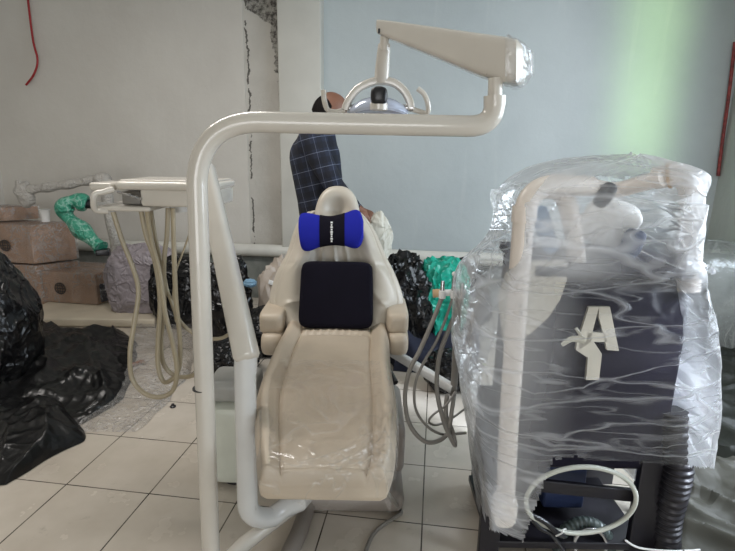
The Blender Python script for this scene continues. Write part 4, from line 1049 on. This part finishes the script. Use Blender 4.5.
at = o.data.attributes.new('bunch', 'FLOAT', 'POINT'); og = Vector(o['_org'])
for v in o.data.vertices:
    p = IROT @ (v.co+og); px, py = to_px(p)
    # the bag is gathered on both flanks and at the top, stretched thin across the front; sunlit brightness of the right flank is painted in as extra white
    cxm = FC; front = p.y < FC
    k = 0.
    tL = max(0, min(1, (P(545, 350, cd).x-p.x)/.16)); tR = max(0, min(1, (p.x-P(664, 350, cd).x)/.10)); tT = max(0, min(1, (p.z-1.11)/.07))
    nn = .5+.5*noise.noise(p*Vector((1, 1, .4)).length*3)
    k = max(tL*(.52+.35*noise.noise(p*4)), tR*(1.1+.3*noise.noise(p*5)), tT*(.42+.7*noise.noise(p*4)))
    if not front: k *= .35
    at.data[v.index].value = max(0, min(1, k))
# knotted tail of film at the right and a knot on the letter
b = MB(); b.grid(lambda u, v: P(686+30*u, 256+18*v+7*noise.noise(Vector((u*3, v*2, 1))), 1.52-.05*math.sin(v*pi)+.03*noise.noise(Vector((u*5, v*6, 2)))) , 20, 16, keep=lambda u, v: v > u*.7); b.build('film_tail', M['paperfilm'], o)
b = MB(); b.tube([P(562, 345, cd-.13), P(572, 339, cd-.14), P(584, 340, cd-.15)], lambda t: .006+.006*t, n=10)
b.tube([P(584, 340, cd-.15), P(576, 328, cd-.14)], .005, n=8); b.build('knot', M['paperbag'], o)

# ================================================================== RIGHT SIDE: tarp and wrapped box
def floor_sheet(outline_rows, seed, hgt, fr_, name, mat, nu=120, nv=100):
    rows_ = [(PZ(l, y, .0), PZ(r, y, .0)) for y, l, r in outline_rows]; A_, B_ = [a for a, c in rows_], [c for a, c in rows_]
    def fn(u, v):
        p = interp(A_, v).lerp(interp(B_, v), u); e = min(1, u/.05, (1-u)/.05, v/.05, (1-v)/.05)
        w = p.x*cos(.9)+p.y*sin(.9)
        n2 = 1-abs(noise.noise(Vector((w*fr_, (p.x-p.y)*fr_*.3, seed)))); n1 = noise.noise(Vector((p.x*1.4, p.y*1.4, seed)))
        z = .005+e*hgt*(.45+.4*n1+.7*n2**3); w_ = ROT @ p; w_.x = min(w_.x, XR-.03-.0005*v); w_.y = min(w_.y, WB-.06); p = IROT @ w_
        return Vector((p.x, p.y, max(z, .004)))
    b = MB(); b.grid(fn, nu, nv); return b.build(name, mat, flat_angle=80)
o = floor_sheet([(330, 640, 900), (380, 660, 960), (430, 672, 1000), (480, 680, 1050)], 5, .14, 4., 'tarpaulin', M['tarp'])
tag(o, 'dark green-black tarpaulin spread on the floor right of the cart', 'tarpaulin')
o = floor_sheet([(462, 672, 1000), (490, 668, 1020), (520, 664, 1040), (560, 660, 1060), (600, 655, 1080)], 15, .10, 7., 'grey_sheet', M['tarplight'])
tag(o, 'folded grey plastic sheet on the floor at the bottom right corner', 'plastic sheet')
wb = thing('wrapped_box', 'dark grey box under clear film in the corner right of the cart', 'box', (P(740, 300, 3.4).x, 3.4, 0))
bw = P(706, 235, 3.45); b = MB(); b.box((bw.x+.27, 3.72, .385), (.50, .5, .75), rot=-.13, bevel=.02); b.build('box_body', M['darkgrey'], wb)
def wf(u, v):
    a = 2*pi*u; x, y = math.copysign(abs(cos(a))**.4, cos(a)), math.copysign(abs(sin(a))**.4, sin(a)); nn = noise.noise(Vector((x*2, y*2, v*4)))
    if v < .6: z = .01+1.2*v; s_ = 1.06+.06*nn
    else: z = .73+.16*sin((v-.6)/.4*pi/2); s_ = cos((v-.6)/.4*pi/2)**.8*(1.06)+.001
    return Vector((bw.x+.27+x*.275*s_, 3.72+y*.28*s_, z+.02*nn))
b = MB(); b.grid(wf, 100, 60, wrap=True); b.build('film_wrap', film('foggy_film', (.86, .87, .82, 1), .14, .5, (4, 4, 3)), wb)

# ================================================================== LIGHT
w = bpy.data.worlds.new('sky'); bpy.context.scene.world = w; w.use_nodes = True
bg = w.node_tree.nodes['Background']; bg.inputs[0].default_value = (.80, .90, 1, 1); bg.inputs[1].default_value = 1.2
def area(name, loc, target, sx, sy, power, col, spread=180):
    l = bpy.data.lights.new(name, 'AREA'); l.shape = 'RECTANGLE'; l.size = sx; l.size_y = sy; l.energy = power; l.color = col; l.spread = radians(spread)
    o = bpy.data.objects.new(name, l); C.objects.link(o); o.location = loc
    o.rotation_euler = (Vector(target)-Vector(loc)).to_track_quat('-Z', 'Y').to_euler(); return o
area('window_daylight', (XR+.14, (wy0+wy1)/2, (wz0+wz1)/2), (XR-2, (wy0+wy1)/2, 1.0), wy1-wy0, wz1-wz0, 105, (.80, .90, 1))
area('doorway_fill', ((dx0+dx1)/2, YF-.1, 1.2), ((dx0+dx1)/2, YF+2, 1.2), dx1-dx0, 2.2, 112, (1, .98, .96))  # added fill lamp in the opening behind the camera
tl = thing('added_ceiling_lamp', 'unseen white ceiling tube lamp added to light the room', 'lamp', (-1.4, 2.4, ZC-.1))  # lamp out of view, added to brighten the back wall and floor
b = MB(); b.box((-1.4, 2.4, ZC-.05), (1.5, .14, .06), bevel=.01); b.build('housing', M['white'], tl)
area('ceiling_fill', ROT @ Vector((-1.4, 2.4, ZC-.12)), ROT @ Vector((-1.4, 2.4, 0)), 1.5, .3, 40, (1, .95, .90))
# narrow area lamps added inside the window, no panes: one green, one clear band on the back wall
gt = PROOM(655, 40, WB); wt = PROOM(556, 60, WB)
area('green_band_lamp', (XR-.05, 1.9, 1.9), (gt.x, WB, 2.3), .28, 1.9, 1.75, (.58, 1.0, .32), 16)
area('clear_band_lamp', (XR-.05, 1.6, 1.7), (wt.x, WB, 1.75), .40, 2.3, .7, (1, .97, .98), 20)
sp = ROT @ P(702, 350, 1.7)
area('flank_fill', (XR-.06, 1.15, 1.9), sp, .25, .6, 6.5, (.80, .88, 1), 22)  # added cool lamp that brightens the right flank of the cart cover

# ================================================================== CAMERA
cam = bpy.data.cameras.new('camera'); co_ = bpy.data.objects.new('camera', cam); C.objects.link(co_)
cam.sensor_width = 36; cam.lens = 36*F/735; cam.clip_start = .02
co_.matrix_world = Matrix.Translation((0, 0, H)) @ ROT @ Matrix.Rotation(pi/2-PITCH, 4, 'X') @ Matrix.Rotation(ROLL, 4, 'Z')
sc = bpy.context.scene; sc.camera = co_
sc.view_settings.view_transform = 'Standard'; sc.view_settings.look = 'None'; sc.view_settings.gamma = 1.0
sc.view_settings.exposure = 0.0; sc.view_settings.use_curve_mapping = False
sc.cycles.transparent_max_bounces = 24
for o in bpy.data.objects:
    if '_org' in o: del o['_org']
